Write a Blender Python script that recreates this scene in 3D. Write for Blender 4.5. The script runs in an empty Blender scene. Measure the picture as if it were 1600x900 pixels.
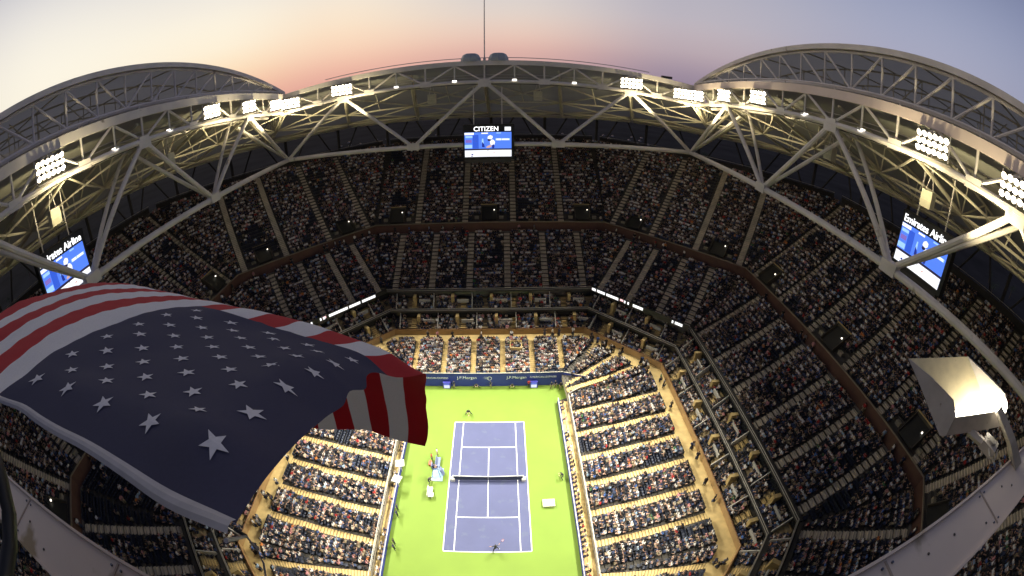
import bpy, bmesh, math, random
import numpy as np
from mathutils import Vector, Matrix
random.seed(7); rng = np.random.default_rng(7)
scene = bpy.context.scene
C = scene.collection

# ------------------------------------------------------------------ camera
CAM = np.array([2.5595, -36.17, 49.2963]); YAW, PITCH, ROLL = 0.02233, -0.48351, -0.00201
cd = bpy.data.cameras.new("camera"); cam = bpy.data.objects.new("camera", cd); C.objects.link(cam)
cd.type = 'PANO'
try:
    cd.panorama_type = 'FISHEYE_EQUISOLID'; cd.fisheye_lens = 15.0075; cd.fisheye_fov = math.radians(200)
except Exception:
    pass
try:
    cd.cycles.panorama_type = 'FISHEYE_EQUISOLID'; cd.cycles.fisheye_lens = 15.0075; cd.cycles.fisheye_fov = math.radians(200)
except Exception:
    pass
cd.sensor_width = 36.0; cd.sensor_height = 20.25; cd.sensor_fit = 'HORIZONTAL'
cd.clip_start = 0.05; cd.clip_end = 6000
cy_, sy_ = math.cos(YAW), math.sin(YAW)
f0 = np.array([sy_, cy_, 0]); r0 = np.array([cy_, -sy_, 0]); u0 = np.array([0, 0, 1.0])
FW = f0*math.cos(PITCH)+u0*math.sin(PITCH); UP = -f0*math.sin(PITCH)+u0*math.cos(PITCH)
RI = r0*math.cos(ROLL)+UP*math.sin(ROLL); UP = -r0*math.sin(ROLL)+UP*math.cos(ROLL)
M = Matrix(((RI[0], UP[0], -FW[0], CAM[0]), (RI[1], UP[1], -FW[1], CAM[1]), (RI[2], UP[2], -FW[2], CAM[2]), (0, 0, 0, 1)))
cam.matrix_world = M
scene.camera = cam

# ------------------------------------------------------------------ dusk sky
def lin(c): return tuple(((v/255.)/12.92 if v/255. < .04045 else ((v/255.+.055)/1.055)**2.4) for v in c)
world = bpy.data.worlds.new("World"); scene.world = world; world.use_nodes = True
nt = world.node_tree; nt.nodes.clear(); N = nt.nodes.new; Lk = nt.links.new
out = N('ShaderNodeOutputWorld'); bg = N('ShaderNodeBackground'); Lk(bg.outputs[0], out.inputs[0])
geo = N('ShaderNodeTexCoord'); sep = N('ShaderNodeSeparateXYZ'); Lk(geo.outputs['Generated'], sep.inputs[0])
def mth(op, a, b=None):
    n = N('ShaderNodeMath'); n.operation = op
    for i, v in enumerate((a, b)):
        if v is None: continue
        if isinstance(v, (int, float)): n.inputs[i].default_value = v
        else: Lk(v, n.inputs[i])
    return n.outputs[0]
el = mth('MULTIPLY', mth('ARCSINE', sep.outputs[2]), 2/math.pi)      # 0..1 over 0..90 degrees
az = mth('MULTIPLY', mth('ARCTAN2', sep.outputs[0], sep.outputs[1]), 180/math.pi)
def ramp(stops):
    n = N('ShaderNodeValToRGB'); cr = n.color_ramp
    while len(cr.elements) > 1: cr.elements.remove(cr.elements[0])
    cr.elements[0].position = stops[0][0]/90; cr.elements[0].color = (*lin(stops[0][1]), 1)
    for e, c in stops[1:]:
        x = cr.elements.new(e/90); x.color = (*lin(c), 1)
    cr.interpolation = 'B_SPLINE'
    Lk(el, n.inputs[0]); return n.outputs[0]
top = [(42, (92, 97, 122)), (90, (46, 51, 74))]
R = [(-180, [(0, (95, 95, 115)), (20, (115, 120, 150))]+top),
     (-100, [(0, (160, 145, 145)), (14, (195, 190, 195)), (26, (170, 170, 185))]+top),
     (-62, [(0, (230, 200, 175)), (7, (255, 247, 226)), (16, (254, 247, 230)), (25, (212, 211, 218))]+top),
     (-38, [(0, (226, 158, 142)), (3.0, (244, 192, 162)), (6, (254, 224, 186)), (9.5, (255, 244, 220)), (15, (252, 243, 226)), (24, (205, 207, 218))]+top),
     (-22, [(0, (216, 154, 148)), (3.4, (238, 182, 162)), (6.5, (250, 214, 186)), (10, (252, 230, 202)), (15, (244, 234, 220)), (24, (190, 195, 210))]+top),
     (0, [(0, (190, 146, 150)), (4.5, (226, 180, 168)), (7, (234, 202, 186)), (10, (228, 214, 203)), (15, (208, 206, 210)), (24, (170, 177, 196))]+top),
     (24, [(0, (140, 124, 144)), (3, (158, 142, 160)), (6, (188, 168, 174)), (11, (194, 188, 196)), (24, (150, 158, 182))]+top),
     (55, [(0, (135, 128, 150)), (8, (168, 165, 185)), (15, (168, 172, 195)), (24, (135, 145, 178))]+top),
     (100, [(0, (110, 108, 132)), (12, (138, 145, 172)), (24, (112, 122, 160))]+top),
     (180, [(0, (95, 95, 115)), (20, (115, 120, 150))]+top)]
cur = ramp(R[0][1])
for i in range(1, len(R)):
    mr = N('ShaderNodeMapRange'); mr.interpolation_type = 'SMOOTHSTEP'; mr.inputs[1].default_value = R[i-1][0]; mr.inputs[2].default_value = R[i][0]
    Lk(az, mr.inputs[0])
    mx = N('ShaderNodeMix'); mx.data_type = 'RGBA'; Lk(mr.outputs[0], mx.inputs[0]); Lk(cur, mx.inputs[6]); Lk(ramp(R[i][1]), mx.inputs[7]); cur = mx.outputs[2]
Lk(cur, bg.inputs[0]); bg.inputs[1].default_value = 1.0

scene.view_settings.view_transform = 'Standard'; scene.view_settings.look = 'None'
scene.view_settings.exposure = 0.0; scene.view_settings.gamma = 1.0
scene.cycles.use_denoising = True
scene.cycles.max_bounces = 4; scene.cycles.diffuse_bounces = 2; scene.cycles.glossy_bounces = 2; scene.cycles.sample_clamp_indirect = 4
FLOOD_W = 86000; FLOOD_ANGLE = 54; SPILL_W = 4800      # floodlight banks; spill is an added lamp for the roof underside

# ------------------------------------------------------------------ materials
MATS = {}
def mat(name, col, rough=.7, var=.12, scale=1.5, bump=0, metal=0, stain=None, noise_detail=4):
    if name in MATS: return MATS[name]
    m = bpy.data.materials.new(name); m.use_nodes = True; t = m.node_tree; b = t.nodes['Principled BSDF']
    b.inputs['Roughness'].default_value = rough; b.inputs['Metallic'].default_value = metal
    tc = t.nodes.new('ShaderNodeTexCoord'); nz = t.nodes.new('ShaderNodeTexNoise'); nz.inputs['Scale'].default_value = scale; nz.inputs['Detail'].default_value = noise_detail
    t.links.new(tc.outputs['Object'], nz.inputs[0])
    cr = t.nodes.new('ShaderNodeValToRGB'); cr.color_ramp.elements[0].position = .3; cr.color_ramp.elements[1].position = .7
    cr.color_ramp.elements[0].color = (*[min(1, max(0, c*(1-var))) for c in col], 1); cr.color_ramp.elements[1].color = (*[min(1, c*(1+var)) for c in col], 1)
    t.links.new(nz.outputs[0], cr.inputs[0]); res = cr.outputs[0]
    if stain:
        n2 = t.nodes.new('ShaderNodeTexNoise'); n2.inputs['Scale'].default_value = stain[1]; n2.inputs['Detail'].default_value = 6; t.links.new(tc.outputs['Object'], n2.inputs[0])
        r2 = t.nodes.new('ShaderNodeValToRGB'); r2.color_ramp.elements[0].position = stain[2]; r2.color_ramp.elements[1].position = stain[2]+.08
        t.links.new(n2.outputs[0], r2.inputs[0]); mx = t.nodes.new('ShaderNodeMix'); mx.data_type = 'RGBA'
        t.links.new(r2.outputs[0], mx.inputs[0]); t.links.new(res, mx.inputs[6]); mx.inputs[7].default_value = (*stain[0], 1); res = mx.outputs[2]
    t.links.new(res, b.inputs['Base Color'])
    if bump:
        bn = t.nodes.new('ShaderNodeBump'); bn.inputs['Strength'].default_value = bump; t.links.new(nz.outputs[0], bn.inputs['Height']); t.links.new(bn.outputs[0], b.inputs['Normal'])
    MATS[name] = m; return m
def emis(name, col, s=1., base=None):
    if name in MATS: return MATS[name]
    m = bpy.data.materials.new(name); m.use_nodes = True; b = m.node_tree.nodes['Principled BSDF']
    b.inputs['Base Color'].default_value = (*(base or (0.02, 0.02, 0.02)), 1); b.inputs['Emission Color'].default_value = (*col, 1); b.inputs['Emission Strength'].default_value = s
    MATS[name] = m; return m
concrete = mat('concrete', (.30, .265, .195), .85, .15, .8, stain=((.14, .12, .09), .35, .62))
stairc = mat('stair_concrete', (.64, .47, .20), .85, .12, 1.2)  # concrete with the warm floodlight's yellow put into its colour
staird = mat('dim_tier_stair_concrete', (.66, .57, .43), .85, .2, .8)  # stair concrete copy, lightened in colour for the dim upper tiers
nosing = mat('step_nosing', (.22, .15, .07), .8)
nosingd = mat('dim_tier_nosing', (.45, .38, .28), .8)  # nosing copy, lightened in colour for the same dim tiers
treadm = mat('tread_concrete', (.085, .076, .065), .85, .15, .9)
darkc = mat('dark_concrete', (.05, .046, .042), .9, .2, .6)
brown = mat('parapet_brown', (.12, .055, .04), .7, .15, .6)
tan = mat('parapet_tan', (.42, .27, .12), .7, .12, .8)
seatm = mat('seat_blue', (.020, .025, .045), .45, .1, 2)
boxm = mat('box_floor', (.34, .26, .14), .85, .15, .9)
railm = mat('rail_metal', (.42, .39, .34), .45, .1, 3, metal=.3)
railw = mat('rail_white', (.6, .57, .5), .5, .08, 3)
steel = mat('painted_steel', (.62, .57, .52), .5, .12, .35, stain=((.25, .21, .17), .5, .66))
steel2 = mat('inner_steel', (.55, .50, .38), .55, .15, .3)
membrane = mat('roof_membrane', (.30, .29, .24), .8, .15, .12)
membrane2 = mat('movable_membrane', (.32, .31, .29), .8, .2, .1)
def translucent(m_, col, f):
    t = m_.node_tree; b = t.nodes['Principled BSDF']; tr_ = t.nodes.new('ShaderNodeBsdfTranslucent'); tr_.inputs[0].default_value = (*col, 1); mx = t.nodes.new('ShaderNodeMixShader'); mx.inputs[0].default_value = f
    t.links.new(b.outputs[0], mx.inputs[1]); t.links.new(tr_.outputs[0], mx.inputs[2]); t.links.new(mx.outputs[0], t.nodes['Material Output'].inputs[0])
translucent(membrane2, (.62, .58, .50), .5); translucent(membrane, (.4, .38, .32), .25)
fascia = mat('fascia_panel', (.66, .54, .48), .6, .08, .3)
glass = mat('dark_glass', (.02, .022, .025), .15, .1, 1)
black = mat('black_rubber', (.012, .012, .012), .5, .1, 3)
whitep = mat('white_paint', (.75, .74, .70), .6, .05, 3)

# ------------------------------------------------------------------ mesh helpers
class MB:
    def __init__(s): s.v = []; s.f = []; s.m = []; s.mats = []
    def mi(s, m):
        if m not in s.mats: s.mats.append(m)
        return s.mats.index(m)
    def add(s, vs, fs, m):
        o = len(s.v); s.v += [tuple(map(float, p)) for p in vs]; k = s.mi(m)
        for f in fs: s.f.append(tuple(i+o for i in f)); s.m.append(k)
    def quad(s, a, b, c, d, m): s.add([a, b, c, d], [(0, 1, 2, 3)], m)
    def obox(s, c, ex, ey, ez, m):  # centre and three half vectors
        c, ex, ey, ez = map(np.array, (c, ex, ey, ez))
        P = [c+a*ex+b*ey+d*ez for d in (-1, 1) for b in (-1, 1) for a in (-1, 1)]
        s.add(P, [(0, 2, 3, 1), (4, 5, 7, 6), (0, 1, 5, 4), (2, 6, 7, 3), (0, 4, 6, 2), (1, 3, 7, 5)], m)
    def box(s, x0, x1, y0, y1, z0, z1, m):
        s.obox(((x0+x1)/2, (y0+y1)/2, (z0+z1)/2), ((x1-x0)/2, 0, 0), (0, (y1-y0)/2, 0), (0, 0, (z1-z0)/2), m)
    def tube(s, pts, r, m, n=8, cap=True):
        pts = [np.array(p, float) for p in pts]; rs = r if hasattr(r, '__len__') else [r]*len(pts); V = []
        for i, p in enumerate(pts):
            t = pts[min(i+1, len(pts)-1)]-pts[max(i-1, 0)]; t = t/np.linalg.norm(t)
            a = np.cross(t, (0, 0, 1.0)) if abs(t[2]) < .95 else np.cross(t, (0, 1.0, 0)); a /= np.linalg.norm(a); b = np.cross(t, a)
            for k in range(n): V.append(p+rs[i]*(a*math.cos(2*math.pi*k/n)+b*math.sin(2*math.pi*k/n)))
        F = [(i*n+k, i*n+(k+1) % n, (i+1)*n+(k+1) % n, (i+1)*n+k) for i in range(len(pts)-1) for k in range(n)]
        if cap: F += [tuple(range(n))[::-1], tuple((len(pts)-1)*n+k for k in range(n))]
        s.add(V, F, m)
    def build(s, name, parent=None, smooth=False):
        me = bpy.data.meshes.new(name); me.from_pydata(s.v, [], s.f)
        for m in s.mats: me.materials.append(m)
        me.polygons.foreach_set('material_index', s.m)
        if smooth: me.polygons.foreach_set('use_smooth', [True]*len(s.f))
        me.update(); o = bpy.data.objects.new(name, me); C.objects.link(o)
        if parent: o.parent = parent
        return o
def tag(o, label=None, cat=None, group=None, kind=None):
    if label: o['label'] = label
    if cat: o['category'] = cat
    if group: o['group'] = group
    if kind: o['kind'] = kind
    return o
def empty(name, loc=(0, 0, 0), rz=0):
    o = bpy.data.objects.new(name, None); o.location = loc; o.rotation_euler = (0, 0, rz); o.empty_display_size = .3; C.objects.link(o); return o
def text(name, body, size, loc, rot, m, parent, ext=.01, align='CENTER', bold=0):
    cu = bpy.data.curves.new(name, 'FONT'); cu.body = body; cu.size = size; cu.extrude = ext; cu.align_x = align; cu.align_y = 'CENTER'; cu.offset = bold
    cu.resolution_u = 3
    t_ = bpy.data.objects.new(name, cu); C.objects.link(t_); dg = bpy.context.evaluated_depsgraph_get(); me = bpy.data.meshes.new_from_object(t_.evaluated_get(dg)); bpy.data.objects.remove(t_)
    me.materials.clear(); me.materials.append(m); me.polygons.foreach_set('material_index', [0]*len(me.polygons))
    o = bpy.data.objects.new(name, me); C.objects.link(o); o.location = loc; o.rotation_euler = rot; o.parent = parent; return o
def proj(X):
    d = np.atleast_2d(X)-CAM; L = np.linalg.norm(d, axis=1); d = d/L[:, None]
    a, b, c = d@RI, d@UP, d@FW; th = np.arccos(np.clip(c, -1, 1)); rr = 2*667*np.sin(th/2); h = np.hypot(a, b)+1e-12
    return 800+rr*a/h, 450-rr*b/h, L
XC = -0.35   # the stadium's centre line

# ------------------------------------------------------------------ ground and court
def matte(m_):
    m_.node_tree.nodes['Principled BSDF'].inputs['Specular IOR Level'].default_value = .05; return m_
g = MB(); asphalt = matte(mat('asphalt', (.022, .021, .023), .95, .4, .03))
for i in range(1):
    g.quad((-3000, -3000, -.25), (3000, -3000, -.25), (3000, 3000, -.25), (-3000, 3000, -.25), asphalt)
tag(g.build('ground'), kind='structure')
g = MB(); plaza = matte(mat('plaza_paving', (.36, .34, .40), .9, .5, .12))
n = 48; ring = lambda r: [(XC+r*math.cos(2*math.pi*i/n), r*math.sin(2*math.pi*i/n), -.2) for i in range(n)]
a, b = ring(70), ring(190)
g.add(a+b, [(i, (i+1) % n, n+(i+1) % n, n+i) for i in range(n)], plaza)
tag(g.build('plaza_paving'), kind='structure')
green = mat('court_green', (.134, .214, .020), .75, .06, .22, noise_detail=8)
blue = mat('court_blue', (.062, .071, .158), .75, .07, .3, noise_detail=8, stain=((.070, .084, .158), .7, .58))
linew = mat('line_white', (.82, .82, .80), .6, .02, 3)
g = MB(); g.box(-28, 27.5, -29, 29, -.2, -.004, darkc); tag(g.build('arena_floor'), kind='structure')
g = MB(); g.quad((-12.6, -20.8, .0), (11.3, -20.8, 0), (11.3, 20.8, 0), (-12.6, 20.8, 0), green)
g.quad((11.3, 16.5, 0), (17.2, 19, 0), (13, 20.8, 0), (11.3, 20.8, 0), green); g.quad((-12.6, 20.8, 0), (-14, 20.8, 0), (-17.9, 19, 0), (-12.6, 16.5, 0), green)
tag(g.build('court_surround'), kind='structure')
g = MB(); g.quad((-5.485, -11.885, .004), (5.485, -11.885, .004), (5.485, 11.885, .004), (-5.485, 11.885, .004), blue)
court = tag(g.build('tennis_court'), kind='structure')
def ln(x0, x1, y0, y1):
    m = MB(); m.quad((x0, y0, .008), (x1, y0, .008), (x1, y1, .008), (x0, y1, .008), linew); m.build('court_line', court)
w = .055
for s in (-1, 1):
    ln(-5.485, 5.485, s*11.885-(.10 if s > 0 else 0), s*11.885+(.10 if s < 0 else 0))
    ln(s*5.485-w, s*5.485+w, -11.78, 11.78); ln(s*4.115-w, s*4.115+w, -11.78, 11.78); ln(-4.06, 4.06, s*6.4-w, s*6.4+w)
ln(-w, w, -6.34, 6.34)
# net
net = empty('tennis_net'); tag(net, 'low dark net with white top band across the middle of the blue court', 'net')
m = MB(); mesh_m = mat('net_mesh', (.06, .07, .12), .8, .1, 5)
for i in range(48):
    x = -4.8+9.6*i/48; h = lambda t: 1.07-.15*(1-abs(t)/4.8)
    m.obox((x, 0, .45), (.008, 0, 0), (0, .008, 0), (0, 0, .42), mesh_m)
for k in range(7): m.tube([(-4.8, 0, .12+.12*k), (4.8, 0, .12+.12*k)], .008, mesh_m, 4)
m.quad((-4.8, .012, .03), (4.8, .012, .03), (4.8, .012, .9), (-4.8, .012, .9), mesh_m)
m.build('net_mesh', net)
m = MB(); m.obox((-2.4, 0, .99), (2.4, 0, -.07), (0, .035, 0), (0, 0, .05), whitep); m.obox((2.4, 0, .99), (2.4, 0, .07), (0, .035, 0), (0, 0, .05), whitep); m.build('top_band', net)
m = MB(); m.box(-.03, .03, -.02, .03, .02, .92, whitep); m.build('centre_strap', net)
for s in (-1, 1):
    m = MB(); m.tube([(s*4.85, 0, 0), (s*4.85, 0, 1.15)], .06, whitep); m.box(s*4.95-.28, s*4.95+.28, -.28, .28, .0, .5, whitep); m.box(s*4.95-.2, s*4.95+.2, -.2, .2, .5, .62, whitep); m.build('net_post', net)
# ------------------------------------------------------------------ the bowl: octagonal tiers
FN = ['far', 'far right', 'right', 'near right', 'near', 'near left', 'left', 'far left']
def ring_pts(ax, ay, cx, cy, z, zf=None):
    zf = z if zf is None else zf
    P = [(-cx, ay, zf), (cx, ay, zf), (ax, cy, z), (ax, -cy, z), (cx, -ay, zf), (-cx, -ay, zf), (-ax, -cy, z), (-ax, cy, z)]
    return [np.array((XC+x, y, zz)) for x, y, zz in P]
def face_edges(r, i): return r[i], r[(i+1) % 8]
R0 = ring_pts(13.4, 21.1, 12.8, 15.9, 1.3, 2.45)
R1 = ring_pts(27.5, 28.4, 17.2, 17.0, 4.5)
RB = ring_pts(29.8, 30.4, 18.0, 18.3, 4.5)
RS1a = ring_pts(30.1, 30.7, 18.1, 18.4, 5.0); RS1b = ring_pts(32.3, 33.0, 19.0, 19.2, 6.9)
RS2a = ring_pts(32.7, 33.4, 19.1, 19.3, 7.9); RS2b = ring_pts(34.8, 35.5, 19.9, 20.1, 9.8)
RLa = ring_pts(35.4, 36.1, 20.2, 20.4, 10.9); RLb = ring_pts(46.8, 48.5, 24.7, 25.6, 18.2)
RPa = ring_pts(47.6, 49.3, 24.9, 25.9, 20.2); RPb = ring_pts(67.2, 68.2, 25.6, 26.2, 35.0)
A_low = {0: [-13, -7.8, -2.6, 2.6, 7.8, 13], 2: [-12.1, -7.3, -2.4, 2.4, 7.3, 12.1], 1: [(-1.4, -4.6), (0, 0), (1.4, 4.6)]}
A_log = {0: [-18.5, -11.1, -3.7, 3.7, 11.1, 18.5], 1: [-9.5, -3.0, 3.5, 9.5]}; A_log[2] = A_log[0]
A_pro = {0: [-25.3, -15.3, -5.1, 5.1, 15.3, 25.3], 1: [-14.5, -5.0, 5.0, 14.5]}; A_pro[2] = [-23, -14, -4.8, 4.8, 14, 23]
A_st = {0: [-14.4, -4.8, 4.8, 14.4], 1: [-5, 5], 2: [-14.4, -4.8, 4.8, 14.4]}
def aisles(A, i):
    a = A[{0: 0, 4: 0, 1: 1, 3: 1, 5: 1, 7: 1, 2: 2, 6: 2}[i]]
    return [(s, s) if not isinstance(s, tuple) else s for s in a]
VOM = {0: [-20, 0, 20], 1: [-9.6, 9.6], 2: [-20, 0, 20]}
seats = []   # x y z angle tier face row index halfangle aisle-dist
TIERN = ['lower', 'lower box', 'upper box', 'loge', 'upper']
def build_tier(ti, name, Ra, Rb, NR, A, seat_pitch, treadmat, catlab, skipvom=False):
    for i in range(8):
        a0, a1 = face_edges(Ra, i); b0, b1 = face_edges(Rb, i)
        root = empty(name, tuple((a0+a1)/2)); inv = -np.array(root.location)
        tag(root, catlab % FN[i], 'stand')
        def J(m, nm, par=root):
            o = m.build(nm, par); o.location = tuple(inv); return o
        L = lambda t: a0+(b0-a0)*t
        Rr = lambda t: a1+(b1-a1)*t
        mid0, mid1 = (a0+a1)/2, (b0+b1)/2
        e0 = (a1-a0)/np.linalg.norm(a1-a0); e1 = (b1-b0)/np.linalg.norm(b1-b0)
        outn = mid1-mid0; outn[2] = 0; outn /= np.linalg.norm(outn)
        m = MB(); lv = []
        for k in range(NR):
            t0, t1 = k/NR, (k+1)/NR; p0, q0, p1, q1 = L(t0), Rr(t0), L(t1), Rr(t1)
            zL, zR = p0[2], q0[2]; p1t = p1.copy(); q1t = q1.copy(); p1t[2] = zL; q1t[2] = zR
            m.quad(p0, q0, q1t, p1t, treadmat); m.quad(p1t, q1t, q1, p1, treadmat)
        m.quad(L(0)+[0, 0, -1.2], Rr(0)+[0, 0, -1.2], Rr(0), L(0), concrete)
        J(m, 'terrace')
        al = aisles(A, i)
        for (s0, s1) in al:
            m = MB()
            for k in range(NR):
                for hh in (0, 1):
                    t0 = (k+.5*hh)/NR; t1 = (k+.5*hh+.5)/NR
                    half = np.linalg.norm(Rr(t0)-L(t0))/2; sc = s0+(s1-s0)*t0
                    if abs(sc)+.35 > half: continue
                    pa = (mid0+e0*s0)*(1-t0)+(mid1+e1*s1)*t0; pb = (mid0+e0*s0)*(1-t1)+(mid1+e1*s1)*t1
                    zk = mid0[2]+(mid1[2]-mid0[2])*(k/NR)+.03+(mid1[2]-mid0[2])/NR*.5*hh
                    pa = pa.copy(); pb = pb.copy(); pa[2] = pb[2] = zk
                    e = e0*(1-t0)+e1*t0; e[2] = 0; e /= np.linalg.norm(e); wv = e*(.47 if ti < 3 else .60)
                    dz = np.array([0, 0, -.25])
                    m.add([pa-wv, pa+wv, pb+wv, pb-wv, pa-wv+dz, pa+wv+dz, pb+wv+dz, pb-wv+dz], [(0, 1, 2, 3), (4, 5, 1, 0), (5, 6, 2, 1), (7, 4, 0, 3), (6, 7, 3, 2)], stairc if ti < 3 else staird)
                    pm = pa+(pb-pa)*.26; m.add([pa-wv+[0, 0, .004], pa+wv+[0, 0, .004], pm+wv+[0, 0, .004], pm-wv+[0, 0, .004]], [(0, 1, 2, 3)], nosing if ti < 3 else nosingd)
            if m.v: J(m, 'stairs')
        # seats
        vo = VOM[{0: 0, 4: 0, 1: 1, 3: 1, 5: 1, 7: 1, 2: 2, 6: 2}[i]] if skipvom else []
        for k in range(NR):
            t = (k+.62)/NR; half = np.linalg.norm(Rr(t)-L(t))/2; md = (L(t)+Rr(t))/2
            e = (Rr(t)-L(t)); e[2] = 0; e /= np.linalg.norm(e)
            z = mid0[2]+(mid1[2]-mid0[2])*(k/NR)
            s = -half+.45; n_ = 0
            while s < half-.4:
                pos = md+e*s
                da = min(abs(s-(s0+(s1-s0)*t)) for s0, s1 in al)
                ok = da > (.74 if ti < 3 else .87)
                if skipvom and k < 4 and any(abs(s-v) < (2.0 if k > 1 else 3.6) for v in vo): ok = False
                if ti in (1, 2) and (s+50) % 4.9 < .8: ok = False
                if ok:
                    p = L(t)*(.5-s/2/half)+Rr(t)*(.5+s/2/half)
                    zz = (a0[2]*(.5-s/2/half)+a1[2]*(.5+s/2/half))*(1-k/NR)+(b0[2])*(k/NR)
                    seats.append((pos[0], pos[1], zz, math.atan2(outn[0], -outn[1]) if True else 0, ti, i, k, n_)); n_ += 1
                s += seat_pitch
        yield i, root, inv, a0, a1, b0, b1, outn, e0, e1
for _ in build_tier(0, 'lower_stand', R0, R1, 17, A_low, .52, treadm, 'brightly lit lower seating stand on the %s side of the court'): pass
def wall_on(m, p, q, z0, z1, th, outn, mt):
    p = p.copy(); q = q.copy(); p[2] = q[2] = (z0+z1)/2; e = (q-p)/2
    m.obox((p+q)/2+outn*th/2, e, outn*th/2, (0, 0, (z1-z0)/2), mt)
def outv(i, Rr_):
    a, b = face_edges(Rr_, i); e = b-a; nn = np.array([-e[1], e[0], 0]); nn /= np.linalg.norm(nn)
    if nn@((a+b)/2-np.array([XC, 0, 0])) < 0: nn = -nn
    return nn
for i in range(8):   # walkway with brown parapet
    a0, a1 = face_edges(R1, i); b0, b1 = face_edges(RB, i); on = outv(i, RB)
    root = empty('walkway', tuple((a0+a1)/2)); tag(root, 'pale concrete walkway and tan parapet behind the %s lower stand' % FN[i], 'walkway'); inv = -np.array(root.location)
    m = MB(); m.quad(a0, a1, b1, b0, stairc); o = m.build('walkway_slab', root); o.location = tuple(inv)
    m = MB(); wall_on(m, b0, b1, 4.3, 5.65, .18, on, tan); o = m.build('parapet', root); o.location = tuple(inv)
    m = MB(); p, q = b0.copy(), b1.copy(); p[2] = q[2] = 5.72; m.tube([p+on*.09, q+on*.09], .05, mat('cap_rail', (.28, .13, .05), .5), 5); o = m.build('cap_rail', root); o.location = tuple(inv)
def box_tier(ti, name, Ra, Rb, lab, back_to, slab):
    for i, root, inv, a0, a1, b0, b1, on, e0, e1 in build_tier(ti, name, Ra, Rb, 4, A_st, .56, boxm, lab):
        # back glass, slab edge with rails, partitions
        m = MB(); wall_on(m, b0, b1, b0[2]-.2, back_to, .12, on, glass); o = m.build('glass_front', root); o.location = tuple(inv)
        m = MB(); wall_on(m, b0-on*.25, b1-on*.25, slab-.45, slab-.1, .9, on, darkc); o = m.build('balcony_slab', root); o.location = tuple(inv)
        for dz, dd in ((.0, -.3), (.35, -.28)):
            m = MB(); p, q = b0+on*dd, b1+on*dd; p[2] = q[2] = slab+dz; m.tube([p, q], .06, railm, 5); o = m.build('rail', root); o.location = tuple(inv)
        half = np.linalg.norm(b1-b0)/2; am, bm = (a0+a1)/2, (b0+b1)/2; s = -half+2; k = 0
        while s < half-1:
            if k % 2 == 0:
                pa = am+e0*min(max(s, -np.linalg.norm(a1-a0)/2), np.linalg.norm(a1-a0)/2); pb = bm+e1*s; d = (pb-pa)/2
                m = MB(); m.obox((pa+pb)/2+np.array([0, 0, .45]), d, e1*.06, (0, 0, .5), railw); o = m.build('partition', root); o.location = tuple(inv)
            else:
                pa = am+e0*s; pb = bm+e1*s; pc = pa*.25+pb*.75; pc[2] = pb[2]-.3
                m = MB(); m.obox(pc, on*.7, e1*.28, (0, 0, 1.1), stairc); o = m.build('service_block', root); o.location = tuple(inv)
                if random.random() < .7:
                    m = MB(); pd = pa*.45+pb*.55+e1*1.9; pd[2] += .55; m.obox(pd, e1*1.1, on*.09, (0, 0, .35), railw); o = m.build('counter', root); o.location = tuple(inv)
            s += 3.7; k += 1
box_tier(1, 'box_balcony', RS1a, RS1b, 'first balcony of box seats above the walkway on the %s side', 8.3, 8.5)
box_tier(2, 'box_balcony', RS2a, RS2b, 'second balcony of box seats below the loge on the %s side', 11.4, 11.5)
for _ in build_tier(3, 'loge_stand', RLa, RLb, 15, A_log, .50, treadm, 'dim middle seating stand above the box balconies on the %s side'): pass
for i in range(8):   # brown wall below the upper stand, vomitories
    a0, a1 = face_edges(RLb, i); b0, b1 = face_edges(RPa, i); on = outv(i, RPa)
    root = empty('upper_walkway', tuple((a0+a1)/2)); inv = -np.array(root.location); tag(root, 'dark red brown wall and walkway under the upper stand on the %s side' % FN[i], 'wall')
    m = MB(); m.quad(a0, a1, b1+[0, 0, -2], b0+[0, 0, -2], mat('upper_walkway_floor', (.20, .18, .15), .85)); o = m.build('walkway_slab', root); o.location = tuple(inv)
    m = MB(); c0 = a0*.05+b0*.95; c1 = a1*.05+b1*.95; c0 -= on*.3; c1 -= on*.3; wall_on(m, c0, c1, 17.9, 20.2, .25, on, brown); o = m.build('wall_panel', root); o.location = tuple(inv)
    m = MB(); c0[2] = c1[2] = 20.3; m.tube([c0, c1], .12, mat('wall_cap', (.25, .20, .14), .6), 6); o = m.build('wall_cap', root); o.location = tuple(inv)
VL = mat('vomitory_wall', (.09, .075, .055), .8)
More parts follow.
